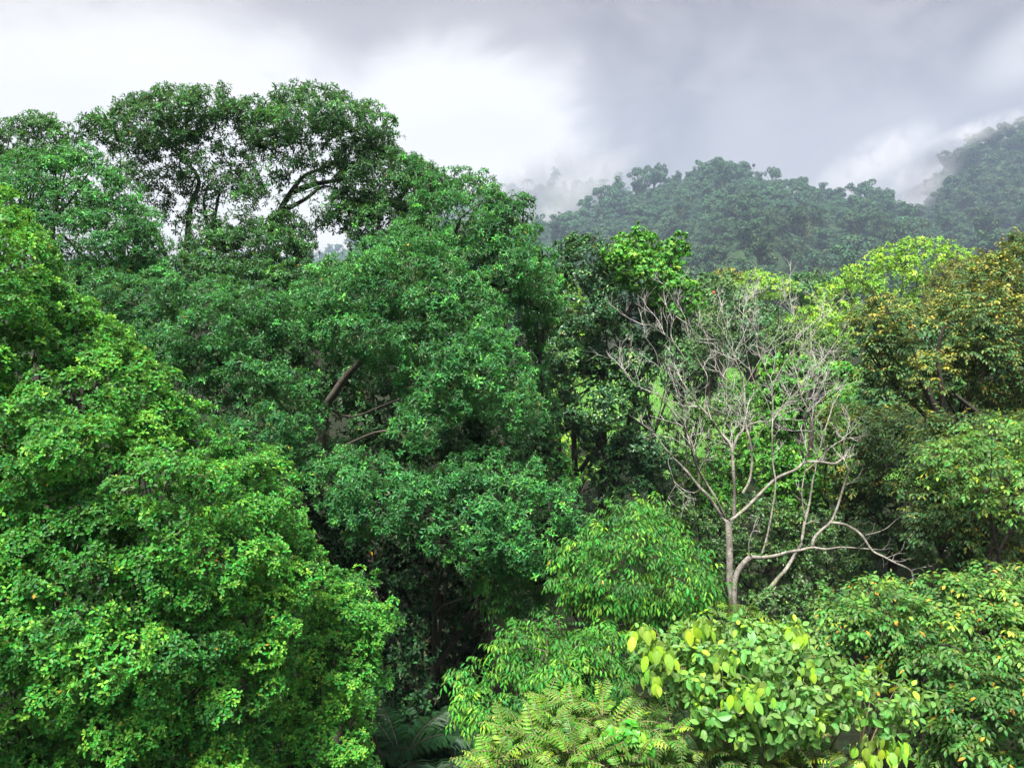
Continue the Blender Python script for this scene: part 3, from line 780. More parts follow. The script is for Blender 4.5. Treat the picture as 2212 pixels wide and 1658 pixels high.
Dp = [(640, 610), (680, 575), (720, 550), (770, 545), (830, 500), (890, 487), (960, 500), (1000, 535), (1015, 575), (1065, 610), (1100, 690), (1130, 760), (1155, 830), (1178, 890), (1180, 940), (1140, 965), (1085, 935), (1015, 905), (975, 930), (930, 985), (885, 985), (850, 945), (845, 900), (880, 850), (820, 800), (760, 790), (690, 765), (645, 710), (625, 655)]
lobD = merge(lobes(Dp, 17.5, .35, .95, 2.2, sy=2.2, gap=.68), lobes(Dp, 19.2, .5, 1.0, .4, gap=1.1, keep=.6))
def dtrunk(tb):
    brn(tb, [(690, 1010), (702, 890), (722, 850), (750, 810), (790, 765), (840, 700)], (19.5, 18), (.11, .07), 9)
    brn(tb, [(705, 880), (760, 900), (840, 870), (900, 850)], (19.3, 18.6), (.035, .02))
    brn(tb, [(700, 985), (770, 950), (830, 930), (900, 945), (1000, 920)], (19.3, 18.4), (.04, .02))
    brn(tb, [(850, 640), (872, 600), (900, 575)], (17, 17), (.05, .03)); brn(tb, [(905, 640), (893, 600), (880, 580)], (17, 17), (.03, .02))
plant('jungle_tree', 'spreading dark green tree with a leaning grey trunk in the middle', 'tree', lobD, 'jungle', 'star', .14, 1.3, 6, r0=.16, bark='bark_mid', extra=dtrunk, limbs=False, 
      
      base=(at(660, 900, 19.3)[0], at(660, 900, 19.3)[1], 0))

Ep = [(60, 540), (120, 560), (220, 590), (340, 580), (430, 600), (560, 600), (630, 640), (640, 710), (600, 770), (670, 800), (690, 860), (690, 960), (650, 1010), (610, 1060), (570, 1000), (530, 970), (470, 950), (430, 880), (370, 840), (310, 780), (230, 700), (150, 640), (90, 610)]
lobE = merge(lobes(Ep, 17.5, .35, .9, 1.6, sy=3.0, gap=.72), lobes(Ep, 19, .5, .9, .4, gap=1.15, keep=.6))
plant('jungle_tree', 'shaded dark green tree between the bright round leaved bush and the spreading tree', 'tree', lobE, 'jungle', 'star', .14, 1.25, 6, r0=.16, tone=.24)

Fp = [(650, 1010), (700, 970), (770, 955), (850, 985), (930, 1010), (1010, 970), (1090, 965), (1170, 1000), (1235, 1060), (1250, 1110), (1295, 1140), (1260, 1200), (1190, 1240), (1120, 1275), (1060, 1240), (1000, 1250), (920, 1190), (850, 1170), (780, 1180), (700, 1110), (650, 1060)]
lobF = merge(lobes(Fp, 15.5, .3, .8, 1.3, sy=1.2, gap=.74), lobes(Fp, 16.8, .45, .8, .4, gap=1.2, keep=.5))
plant('jungle_tree', 'lower dark green tree reaching forward above the black gap', 'tree', lobF, 'jungle', 'star', .135, 1.2, 6, r0=.10, base=(at(900, 1100, 17)[0], at(900, 1100, 17)[1], 0))
F2 = [(1130, 580), (1180, 570), (1210, 600), (1220, 660), (1190, 740), (1180, 830), (1200, 900), (1215, 960), (1245, 1010), (1240, 1085), (1190, 1070), (1165, 950), (1150, 820), (1120, 720), (1100, 650)]
plant('jungle_tree', 'slender bright green tree wedged between the spreading tree and the dark vine tree', 'tree', lobes(F2, 22, .3, .8, 1.0, gap=.74), 'jungle', 'star', .14, 1.25, 6, r0=.15, tone=.45)
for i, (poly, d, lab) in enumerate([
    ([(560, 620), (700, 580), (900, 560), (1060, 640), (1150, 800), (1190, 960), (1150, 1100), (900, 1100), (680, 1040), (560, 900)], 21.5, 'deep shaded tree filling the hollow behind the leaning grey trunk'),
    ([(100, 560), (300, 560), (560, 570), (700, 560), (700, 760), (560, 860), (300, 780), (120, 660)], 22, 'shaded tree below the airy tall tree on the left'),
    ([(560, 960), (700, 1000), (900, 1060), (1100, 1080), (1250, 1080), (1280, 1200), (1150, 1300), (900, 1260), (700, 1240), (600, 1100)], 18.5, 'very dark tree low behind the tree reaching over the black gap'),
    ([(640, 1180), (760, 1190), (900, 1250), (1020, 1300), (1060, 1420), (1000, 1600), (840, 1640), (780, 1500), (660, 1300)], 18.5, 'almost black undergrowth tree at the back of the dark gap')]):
    plant('shade_tree', lab, 'tree', lobes(poly, d, .5, 1.2, 1.0, gap=.7), 'shade' if i > 1 else 'jungle_back', 'oval', .15, .95, 6, r0=.12, tone=.2, frac=.2)  # dark leaf tones put the shade of the hollows into the colour
# understory in the black gap, its dimness painted with near-black leaves
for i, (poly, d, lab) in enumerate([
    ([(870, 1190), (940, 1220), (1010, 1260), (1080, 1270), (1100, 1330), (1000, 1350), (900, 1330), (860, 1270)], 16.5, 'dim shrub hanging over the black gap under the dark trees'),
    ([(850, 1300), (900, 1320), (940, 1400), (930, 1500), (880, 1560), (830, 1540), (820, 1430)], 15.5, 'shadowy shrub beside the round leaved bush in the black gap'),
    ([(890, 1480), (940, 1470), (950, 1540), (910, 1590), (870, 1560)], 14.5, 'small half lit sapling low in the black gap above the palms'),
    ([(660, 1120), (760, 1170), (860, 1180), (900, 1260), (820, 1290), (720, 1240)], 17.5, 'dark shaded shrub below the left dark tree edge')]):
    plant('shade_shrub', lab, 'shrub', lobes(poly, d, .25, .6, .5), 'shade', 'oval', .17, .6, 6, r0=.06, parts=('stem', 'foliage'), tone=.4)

# ================================================================== bright round-leaved bush
Bp = [(-260, 330), (-100, 360), (0, 415), (40, 440), (80, 470), (105, 545), (135, 595), (180, 635), (230, 680), (275, 715), (325, 760), (360, 800), (400, 850), (455, 895), (485, 945), (530, 968), (590, 965), (630, 1040), (655, 1105), (665, 1155), (695, 1205), (700, 1260), (660, 1330), (650, 1420), (600, 1520), (560, 1760), (-260, 1760)]
lobB = merge(lobes(Bp, 10.6, .28, .75, 2.2, sx=1.2, sy=1.0, gap=.60, tries=6000, jitter=.4), lobes(Bp, 12.0, .5, .9, .4, sx=1.2, sy=1.0, gap=1.0, keep=.6))
plant('round_leaved_tree', 'big bright green bushy tree with rounded leaves filling the lower left', 'tree', lobB, 'fig', 'obovate', .086, 1.15, 6, r0=.12, tone=.34, spread=(20, 92), droop=.12, upbias=.45, yellow=.002, inner=.10)
B2 = [(655, 1330), (690, 1262), (735, 1238), (790, 1238), (835, 1262), (855, 1300), (850, 1345), (835, 1420), (832, 1480), (805, 1560), (800, 1760), (470, 1760), (560, 1560), (620, 1450)]
lobB2 = merge(lobes(B2, 11.8, .25, .6, 1.2, sy=1.4, gap=.66), lobes(B2, 12.8, .4, .6, .3, gap=1.1, keep=.6))
plant('round_leaved_bush', 'bright green rounded bush beside the black gap and the palms', 'bush', lobB2, 'fig', 'obovate', .088, 1.05, 6, r0=.12, tone=.38, spread=(20, 92), droop=.12, upbias=.45, parts=('stem', 'foliage'))
B3 = [(400, 1700), (420, 1640), (460, 1600), (505, 1585), (530, 1620), (545, 1720)]
plant('round_leaved_bush', 'small bright yellow green bush top at the bottom edge of the lower left tree', 'bush', lobes(B3, 9.0, .16, .35, .4, gap=.66), 'fig', 'obovate', .095, 1.0, 6, r0=.05, tone=.6, droop=.12, upbias=.45, parts=('stem', 'foliage'))

# ================================================================== dark glossy tree and the vine on it
Gp = [(1205, 545), (1230, 512), (1262, 493), (1290, 510), (1320, 560), (1400, 620), (1500, 640), (1508, 700), (1440, 730), (1425, 800), (1395, 860), (1425, 940), (1465, 1000), (1445, 1060), (1360, 1075), (1290, 1090), (1262, 1000), (1240, 940), (1190, 925), (1165, 850), (1150, 760), (1172, 650)]
lobG = merge(lobes(Gp, 27, .4, 1.1, 2.2, gap=.74, jitter=.45), lobes(Gp, 29, .6, 1.2, .4, gap=1.1, keep=.6))
def gtr(tb):
    for x, y0 in ((1192, 925), (1206, 930), (1240, 940), (1300, 960)):
        brn(tb, [(x + 4, 1120), (x + 2, 1030), (x, 980), (x - 2, y0 - 60)], (28, 27.5), (.13, .09))
    brn(tb, [(1250, 1020), (1275, 985), (1310, 950)], (28, 27), (.1, .06))
plant('glossy_tree', 'near black glossy leaved tree carrying the vine in front of the hill', 'tree', lobG, 'glossy', 'oval', .22, 1.05, 7, r0=.25, extra=gtr, tone=.38, droop=.35)
Vp = [(1298, 545), (1310, 520), (1345, 502), (1380, 482), (1398, 476), (1408, 505), (1420, 545), (1440, 520), (1455, 502), (1478, 500), (1488, 540), (1470, 580), (1500, 605), (1518, 645), (1508, 690), (1450, 700), (1405, 660), (1345, 620), (1310, 580)]
lobV = lobes(Vp, 25.2, .3, .7, 1.0, gap=.72)
plant('climbing_vine', 'bright heart leaved vine draped over the top of the dark glossy tree', 'vine', lobV, 'vine', 'heart', .15, 1.1, 4, r0=.05, parts=('stem', 'foliage'), tone=.24, spread=(60, 115), droop=.7, upbias=.2,
     base=(at(1420, 700, 26)[0], at(1420, 700, 26)[1], 0))

# vine-covered tree behind the dead tree
Kp = [(1625, 790), (1650, 770), (1700, 762), (1770, 768), (1820, 780), (1868, 788), (1868, 812), (1800, 826), (1765, 850), (1745, 900), (1720, 960), (1700, 1010), (1650, 980), (1625, 930), (1650, 870)]
K2 = [(1590, 920), (1650, 960), (1720, 960), (1780, 990), (1800, 1060), (1780, 1120), (1710, 1120), (1650, 1080), (1600, 1000)]
lobK = merge(lobes(Kp, 31, .35, .85, 1.2, gap=.72), lobes(K2, 30, .35, .8, 1.0, gap=.72))
plant('vine_covered_tree', 'tree smothered in bright heart leaved vines behind the dead tree', 'tree', lobK, 'vine', 'heart', .17, 1.0, 4, r0=.22, tone=.22, spread=(60, 115), droop=.7, upbias=.25, parts=('trunk', 'vine_crown'))

# undergrowth trees behind the dead tree
und = [  # the low tones put the dark shadows between shrubs into the leaf colour
    ([(1430, 900), (1480, 860), (1550, 850), (1590, 900), (1600, 1000), (1580, 1080), (1500, 1100), (1440, 1030)], 31, 'shrub', .2, 'green shrub behind the left branches of the dead tree', .4),
    ([(1500, 1020), (1560, 960), (1600, 1000), (1610, 1100), (1560, 1160), (1510, 1120)], 29, 'drop', .2, 'yellow green shrub just behind the dead tree fork', .5),
    ([(1500, 1130), (1560, 1085), (1640, 1060), (1720, 1090), (1740, 1180), (1700, 1260), (1600, 1290), (1530, 1230)], 26.5, 'shrub', .19, 'leafy shrub around the dead tree stems', .3),
    ([(1700, 1110), (1780, 1090), (1850, 1130), (1900, 1220), (1840, 1300), (1740, 1310), (1690, 1230)], 26, 'shrub', .19, 'dark shrub under the low arching dead limb', .25),
    ([(1760, 880), (1820, 850), (1870, 900), (1900, 1020), (1890, 1120), (1810, 1120), (1770, 1020)], 27.5, 'olive', .19, 'olive shrub right of the dead tree crown', .4),
    ([(1620, 1270), (1700, 1270), (1780, 1300), (1800, 1370), (1650, 1370), (1610, 1340)], 21, 'shrub', .17, 'dark shrub in front of the dead tree foot', .3),
    ([(1440, 1030), (1500, 1090), (1520, 1180), (1470, 1200), (1420, 1120), (1400, 1060)], 27, 'shrub', .2, 'dark shrub at the foot of the glossy tree', .25),
    ([(1560, 810), (1640, 830), (1650, 900), (1600, 930), (1550, 890)], 40, 'drop', .2, 'pale green shrub below the meadow patch', .4),
    ([(1800, 830), (1850, 820), (1860, 880), (1850, 960), (1800, 960), (1780, 890)], 38, 'drop', .2, 'yellow green shrub under the vine arch right end', .55),
]
for poly, d, mt, lf, lab, tn in und:
    plant('shrub', lab, 'shrub', merge(lobes(poly, d, .35, .9, 1.0, gap=.76), lobes(poly, d + 1.2, .5, .9, .3, gap=1.2, keep=.5)), mt, 'oval', lf, .75, 6, r0=.09, parts=('stem', 'foliage'), tone=tn, droop=.4)

# ================================================================== drooping-leaf trees in the middle
Hp = [(1180, 1180), (1230, 1140), (1290, 1110), (1320, 1070), (1360, 1055), (1420, 1068), (1455, 1095), (1465, 1150), (1505, 1160), (1545, 1190), (1565, 1250), (1545, 1310), (1480, 1345), (1380, 1350), (1290, 1335), (1210, 1290), (1170, 1235)]
lobH = merge(lobes(Hp, 15, .28, .7, 1.3, sy=1.6, gap=.7), lobes(Hp, 16.2, .4, .7, .3, gap=1.15, keep=.6))
def htr(tb): brn(tb, [(1362, 1180), (1366, 1145), (1372, 1105)], (13.8, 14.2), (.022, .012)); brn(tb, [(1364, 1165), (1378, 1150), (1388, 1135)], (13.9, 14), (.012, .006))
plant('drooping_leaf_tree', 'green tree with hanging narrow leaves left of the dead tree foot', 'tree', lobH, 'drop', 'narrow', .145, 1.0, 7, 'spray', 'bark_mid', .10, tone=.34, droop=.7, leafdroop=.75, length=.34, extra=htr, yellow=.003)
H2 = [(1010, 1235), (1090, 1225), (1180, 1245), (1225, 1300), (1180, 1345), (1080, 1345), (1030, 1300)]
plant('drooping_leaf_tree', 'darker hanging leaved tree just above the black gap', 'tree', lobes(H2, 15.6, .28, .6, .8, gap=.72), 'drop', 'narrow', .13, .9, 7, 'spray', 'bark_mid', .1, tone=.2, droop=.7, leafdroop=.75, length=.32)
Ip = [(960, 1495), (985, 1435), (1045, 1400), (1085, 1345), (1140, 1325), (1200, 1318), (1280, 1338), (1350, 1350), (1385, 1395), (1375, 1470), (1340, 1530), (1260, 1550), (1190, 1570), (1100, 1600), (1030, 1590), (995, 1545)]
lobI = merge(lobes(Ip, 12, .24, .6, 1.2, sy=1.5, gap=.68), lobes(Ip, 13, .4, .6, .3, gap=1.15, keep=.6))
plant('drooping_leaf_tree', 'rounded green tree with hanging narrow leaves right of the black gap', 'tree', lobI, 'drop', 'narrow', .13, 1.0, 7, 'spray', 'bark_mid', .12, tone=.38, droop=.7, leafdroop=.75, length=.30)

# ================================================================== orange-tipped trees on the right
def olive(name, lab, poly, d, mat, leaf, bulge, tone, rm=(.3, .85), sy=1.5, dens=.9, cat='tree', yellow=.004, r0=.22, extra=None, parts=('trunk', 'crown'), young=.25, gap=.74):
    lob = merge(lobes(poly, d, rm[0], rm[1], bulge, sy=sy, gap=gap, jitter=.5), lobes(poly, d + bulge, rm[0] * 1.4, rm[1], .3, sy=sy, gap=1.15, keep=.6))
    return plant(name, lab, cat, lob, mat, 'oval', leaf, dens, 8, 'spray', 'bark', r0, tone=tone, flush=.07, droop=.5, leafdroop=.5, length=leaf * 2.6, yellow=yellow, extra=extra, parts=parts, young=young, flat=.62, upbias=.5)
L1 = [(1815, 690), (1850, 665), (1885, 640), (1915, 618), (1950, 665), (1990, 650), (2020, 660), (2045, 610), (2085, 590), (2110, 560), (2140, 535), (2165, 515), (2200, 500), (2290, 480), (2290, 900), (2180, 890), (2110, 880), (1990, 880), (1900, 865), (1850, 810), (1880, 760), (1835, 730)]
def l1tr(tb):
    brn(tb, [(2080, 1200), (2060, 1060), (2035, 930), (2010, 860), (1970, 790)], (20.5, 20), (.16, .07))
    brn(tb, [(2040, 950), (2035, 860), (2025, 760), (2040, 700)], (20.2, 19.6), (.09, .03))
    brn(tb, [(2250, 990), (2180, 940), (2110, 890), (2060, 850)], (19.5, 19), (.09, .04))
    brn(tb, [(2100, 1200), (2105, 1080), (2110, 1000)], (20, 20), (.08, .05))
olive('orange_tipped_tree', 'big dark olive tree with orange young leaves at the right edge', L1, 22.5, 'olive', .155, 2.2, .42, (.35, 1.0), 2.0, .8, extra=l1tr, yellow=.004, young=.4)
L2 = [(1985, 870), (2010, 885), (2120, 880), (2290, 880), (2290, 1250), (2150, 1245), (2050, 1235), (1985, 1220), (1965, 1100), (1970, 980)]
olive('olive_tree', 'dark olive green tree below the orange tipped tree at the right edge', L2, 18.5, 'olive', .15, 1.6, .32, (.3, .8), 1.5, .85)
L2b = [(1850, 880), (1920, 870), (2010, 885), (2060, 950), (2060, 1200), (1960, 1220), (1890, 1195), (1850, 1080), (1840, 960)]
olive('olive_tree', 'shaded olive tree behind the low right limb of the dead tree', L2b, 26.5, 'olive', .18, 1.4, .28, (.42, 1.0), 1.0, .8)
L3 = [(2000, 960), (2050, 925), (2130, 915), (2200, 880), (2290, 870), (2290, 1150), (2200, 1130), (2120, 1100), (2050, 1080), (1990, 1020)]
olive('olive_tree', 'yellow green leafy boughs reaching in from the right edge', L3, 15.2, 'olive_green', .14, .9, .38, (.2, .5), 1.0, .62, yellow=.004, gap=1.0, r0=.12)
Mp = [(1755, 1290), (1800, 1270), (1850, 1255), (1900, 1235), (1950, 1255), (2010, 1240), (2080, 1225), (2140, 1225), (2290, 1200), (2290, 1760), (1990, 1760), (2005, 1560), (1985, 1500), (1900, 1440), (1850, 1420), (1770, 1365)]
olive('orange_tipped_bush', 'broad green bush with orange tips filling the lower right corner', Mp, 12.2, 'olive_green', .125, 1.6, .26, (.24, .65), 2.0, .85, 'bush', .02, .14, parts=('stem', 'foliage'), gap=.68)

# ================================================================== foreground: broad-leaved shrub, pinnate shrubs, palms
def broad():
    d = 10.0
    poly = [(1362, 1370), (1400, 1345), (1440, 1365), (1480, 1345), (1530, 1330), (1590, 1335), (1650, 1345), (1710, 1350), (1750, 1385), (1800, 1430), (1860, 1430), (1930, 1470), (2000, 1510), (1990, 1560), (1920, 1580), (1830, 1560), (1760, 1590), (1660, 1610), (1570, 1590), (1500, 1560), (1450, 1505), (1390, 1470)]
    lob = merge(lobes(poly, d, .22, .5, 1.0, sy=1.6, gap=.7), lobes(poly, d + .9, .3, .5, .3, sy=1.6, gap=1.1, keep=.7))
    base = (at(1680, 1500, 10.6)[0], at(1680, 1500, 10.6)[1], 0)
    o = empty('broad_leaved_shrub', base, 'broad leaved shrub with veined leaves and drooping yellow green young leaves', 'shrub')
    tb = Tubes(); skeleton(tb, base, lob, .10, .9)
    brn(tb, [(1690, 1640), (1800, 1580), (1850, 1555), (1880, 1530)], (9.6, 9.9), (.03, .012))
    tb.build('stem', M['stem'], o)
    L = Leaves()
    P, A, T = tips_from(lob, .8 / .16 ** 2, sub=8, inner=.15)
    rosettes(L, P, A, T + .28, 5, .138, (40, 110), .5, .22, stem=.35, yellow=.004)
    L.build('foliage', 'big', M['big'], o); print('broad', L.count())
    def cluster(X, Y, dd, n, size, w):
        L = Leaves(); c = at(X, Y, dd)
        ph = rng.uniform(0, 6.28, n); rr = rng.uniform(.2, 1, n) * w
        P = c + np.stack([np.cos(ph) * rr, np.sin(ph) * rr, rng.uniform(-.05, .10, n) - rr * .35], 1)
        X_ = nrm(np.stack([np.cos(ph) * .5, np.sin(ph) * .5 - .15, np.full(n, -1.0)], 1) + rng.normal(0, .2, (n, 3)))
        Z_ = np.stack([np.cos(ph), np.sin(ph) - .3, np.full(n, .45)], 1)
        L.add(P, X_, Z_, size * rng.uniform(.75, 1.15, n), rng.uniform(.62, .98, n))
        L.build('young_leaf_cluster', 'big', M['big'], o)
    for X, Y, dd, n, s, w in [(1385, 1358, 9.1, 12, .24, .16), (1425, 1400, 8.9, 14, .26, .20), (1510, 1345, 9.2, 14, .24, .17), (1720, 1365, 9.4, 13, .23, .16), (1412, 1455, 8.8, 7, .2, .12), (1560, 1420, 8.9, 10, .2, .16), (1600, 1495, 8.5, 12, .22, .2), (1650, 1480, 8.5, 8, .2, .14), (1745, 1440, 9, 6, .18, .12)]:
        cluster(X, Y, dd, int(n * 1.9), s * .66, w * .95)
    # the separate yellow-green spray at the bottom edge
    c = at(1900, 1600, 8.6)
    o2 = empty('broad_leaved_sapling', (c[0], c[1] + .2, 0), 'yellow green cluster of drooping broad leaves at the bottom edge', 'sapling')
    tb = Tubes(); tb.add([(c[0], c[1] + .2, -.2), (c[0] + .1, c[1] + .3, 4), c], [.05, .04, .015], 7); tb.build('stem', M['stem'], o2)
    o = o2
    for dx, n in ((-45, 10), (-15, 10), (20, 12), (45, 9)): cluster(1900 + dx, 1600 + abs(dx) * .25, 8.6 + .1 * rng.normal(), int(n * 1.4), .155, .16)
broad()

def frond(L, tb, base, az, el, length, nl, leaf, curve, tone, width=.32, r=.008):
    """one pinnate leaf: an arching rachis with two rows of leaflets"""
    t = np.linspace(0, 1, nl)
    out = np.array([math.cos(az), math.sin(az), 0]); 
    e = el - curve * t
    step = np.stack([np.cos(e) * out[0], np.cos(e) * out[1], np.sin(e)], 1)
    p = base + np.vstack([[0, 0, 0], np.cumsum(step[:-1], 0)]) * length / (nl - 1)
    if tb is not None: tb.add(p[::max(1, nl // 5)], np.linspace(r, r * .35, len(p[::max(1, nl // 5)])), 4, 1)
    side = np.array([-out[1], out[0], 0])
    up = np.cross(side, step) * -1; up = np.where(up[:, 2:3] < 0, -up, up)
    prof = np.sin(np.pi * (t * .86 + .10)) ** .6
    s0 = max(1, int(nl * .12))
    for sg in (1, -1):
        X = nrm(step * .45 + side * sg + np.array([0, 0, -.22]) + rng.normal(0, .07, p.shape))
        L.add(p[s0:], X[s0:], (up + rng.normal(0, .12, p.shape))[s0:], leaf * prof[s0:] * rng.uniform(.9, 1.1, nl)[s0:], tone + rng.normal(0, .06, nl)[s0:])

def pinnate(name, lab, poly, d, n, length, mat, tone, sy=1.2, leaf=.11):
    lob = lobes(poly, d, .2, .5, .7, sy=sy, gap=.7)
    cs, rs = lob
    base = (cs[:, 0].mean(), cs[:, 1].mean() + .3, 0)
    o = empty(name, base, lab, 'shrub')
    tb = Tubes(); skeleton(tb, base, lob, .07, .9, False); L = Leaves()
    P, A, T = tips_from(lob, n, sub=7, inner=.2)
    for p, a, t in zip(P, A, T):
        el = math.asin(max(-.2, min(.95, a[2] * .9))); az = math.atan2(a[1], a[0])
        frond(L, tb, p - a * length * .35, az, el + rng.normal(.2, .3), length * rng.uniform(.6, 1.25), 11, leaf * 1.35 * rng.uniform(.75, 1.2), rng.uniform(.5, 1.7), tone + t + rng.normal(0, .10))
    tb.build('stem', M['stem'], o); L.build('foliage', 'narrow', M[mat], o); print(name, len(P), L.count())
pinnate('pinnate_shrub', 'yellow green feathery shrub of pinnate leaves at the bottom centre', [(1000, 1650), (1035, 1605), (1090, 1560), (1140, 1525), (1150, 1500), (1200, 1500), (1250, 1485), (1300, 1500), (1360, 1530), (1400, 1560), (1440, 1620), (1450, 1740), (1000, 1740)], 9.3, 30, .36, 'fern', .40, leaf=.065)
pinnate('pinnate_shrub', 'darker feathery shrub below the broad leaved shrub', [(1420, 1580), (1500, 1570), (1560, 1590), (1700, 1600), (1830, 1600), (1850, 1740), (1420, 1740)], 9.6, 30, .34, 'olive_green', .34, leaf=.06)
pinnate('pinnate_shrub', 'feathery shrub tucked against the left side of the broad leaved shrub', [(1360, 1510), (1390, 1480), (1440, 1510), (1490, 1570), (1480, 1620), (1400, 1600)], 9.7, 28, .36, 'fern', .28, leaf=.062)
pinnate('pinnate_shrub', 'small feathery shrub at the foot of the pale dead trunk', [(1535, 1330), (1570, 1305), (1620, 1310), (1640, 1340), (1590, 1350)], 13.5, 30, .45, 'fern', .42, leaf=.08)
# heart-leaved seedling among the ferny shrubs
lobS = lobes([(1310, 1580), (1340, 1555), (1390, 1560), (1410, 1600), (1380, 1640), (1325, 1640)], 8.8, .16, .3, .3)
plant('broad_leaved_sapling', 'small broad leaved sapling between the two feathery shrubs', 'sapling', lobS, 'vine', 'heart', .17, .6, 5, r0=.03, bark='stem', parts=('stem', 'foliage'), spread=(50, 105), droop=.4)

def palm(name, lab, X, Y, d, nf, length, seed):
    r = np.random.default_rng(seed)
    c = at(X, Y, d); base = (c[0], c[1], 0)
    o = empty(name, base, lab, 'palm')
    tb = Tubes(); tb.add([(c[0], c[1], -.2), (c[0] + .1, c[1], c[2] * .5), c], [.13, .10, .07], 9); tb.build('trunk', M['bark_mid'], o)
    for k in range(nf):
        az = k * 2.399 + r.uniform(-.2, .2); L = Leaves(); tb = Tubes()
        frond(L, tb, c, az, r.uniform(.75, 1.35) - .5 * k / nf, length * r.uniform(.85, 1.1), 42, .36, r.uniform(1.0, 1.6), .35, r=.018)
        f = L.build('frond', 'slim', M['palm'], o)
        q = tb.build('rachis', M['bark'], None); q.parent = f; q.matrix_parent_inverse.identity()
        q.data.transform(__import__('mathutils').Matrix.Translation(-Vector(base)))
palm('palm', 'dark palm with upright spiky fronds at the bottom of the black gap', 868, 1655, 13.2, 13, 1.35, 1)
palm('palm', 'half hidden palm beside the ferny shrub in the black gap', 985, 1660, 13.6, 12, 1.5, 2)

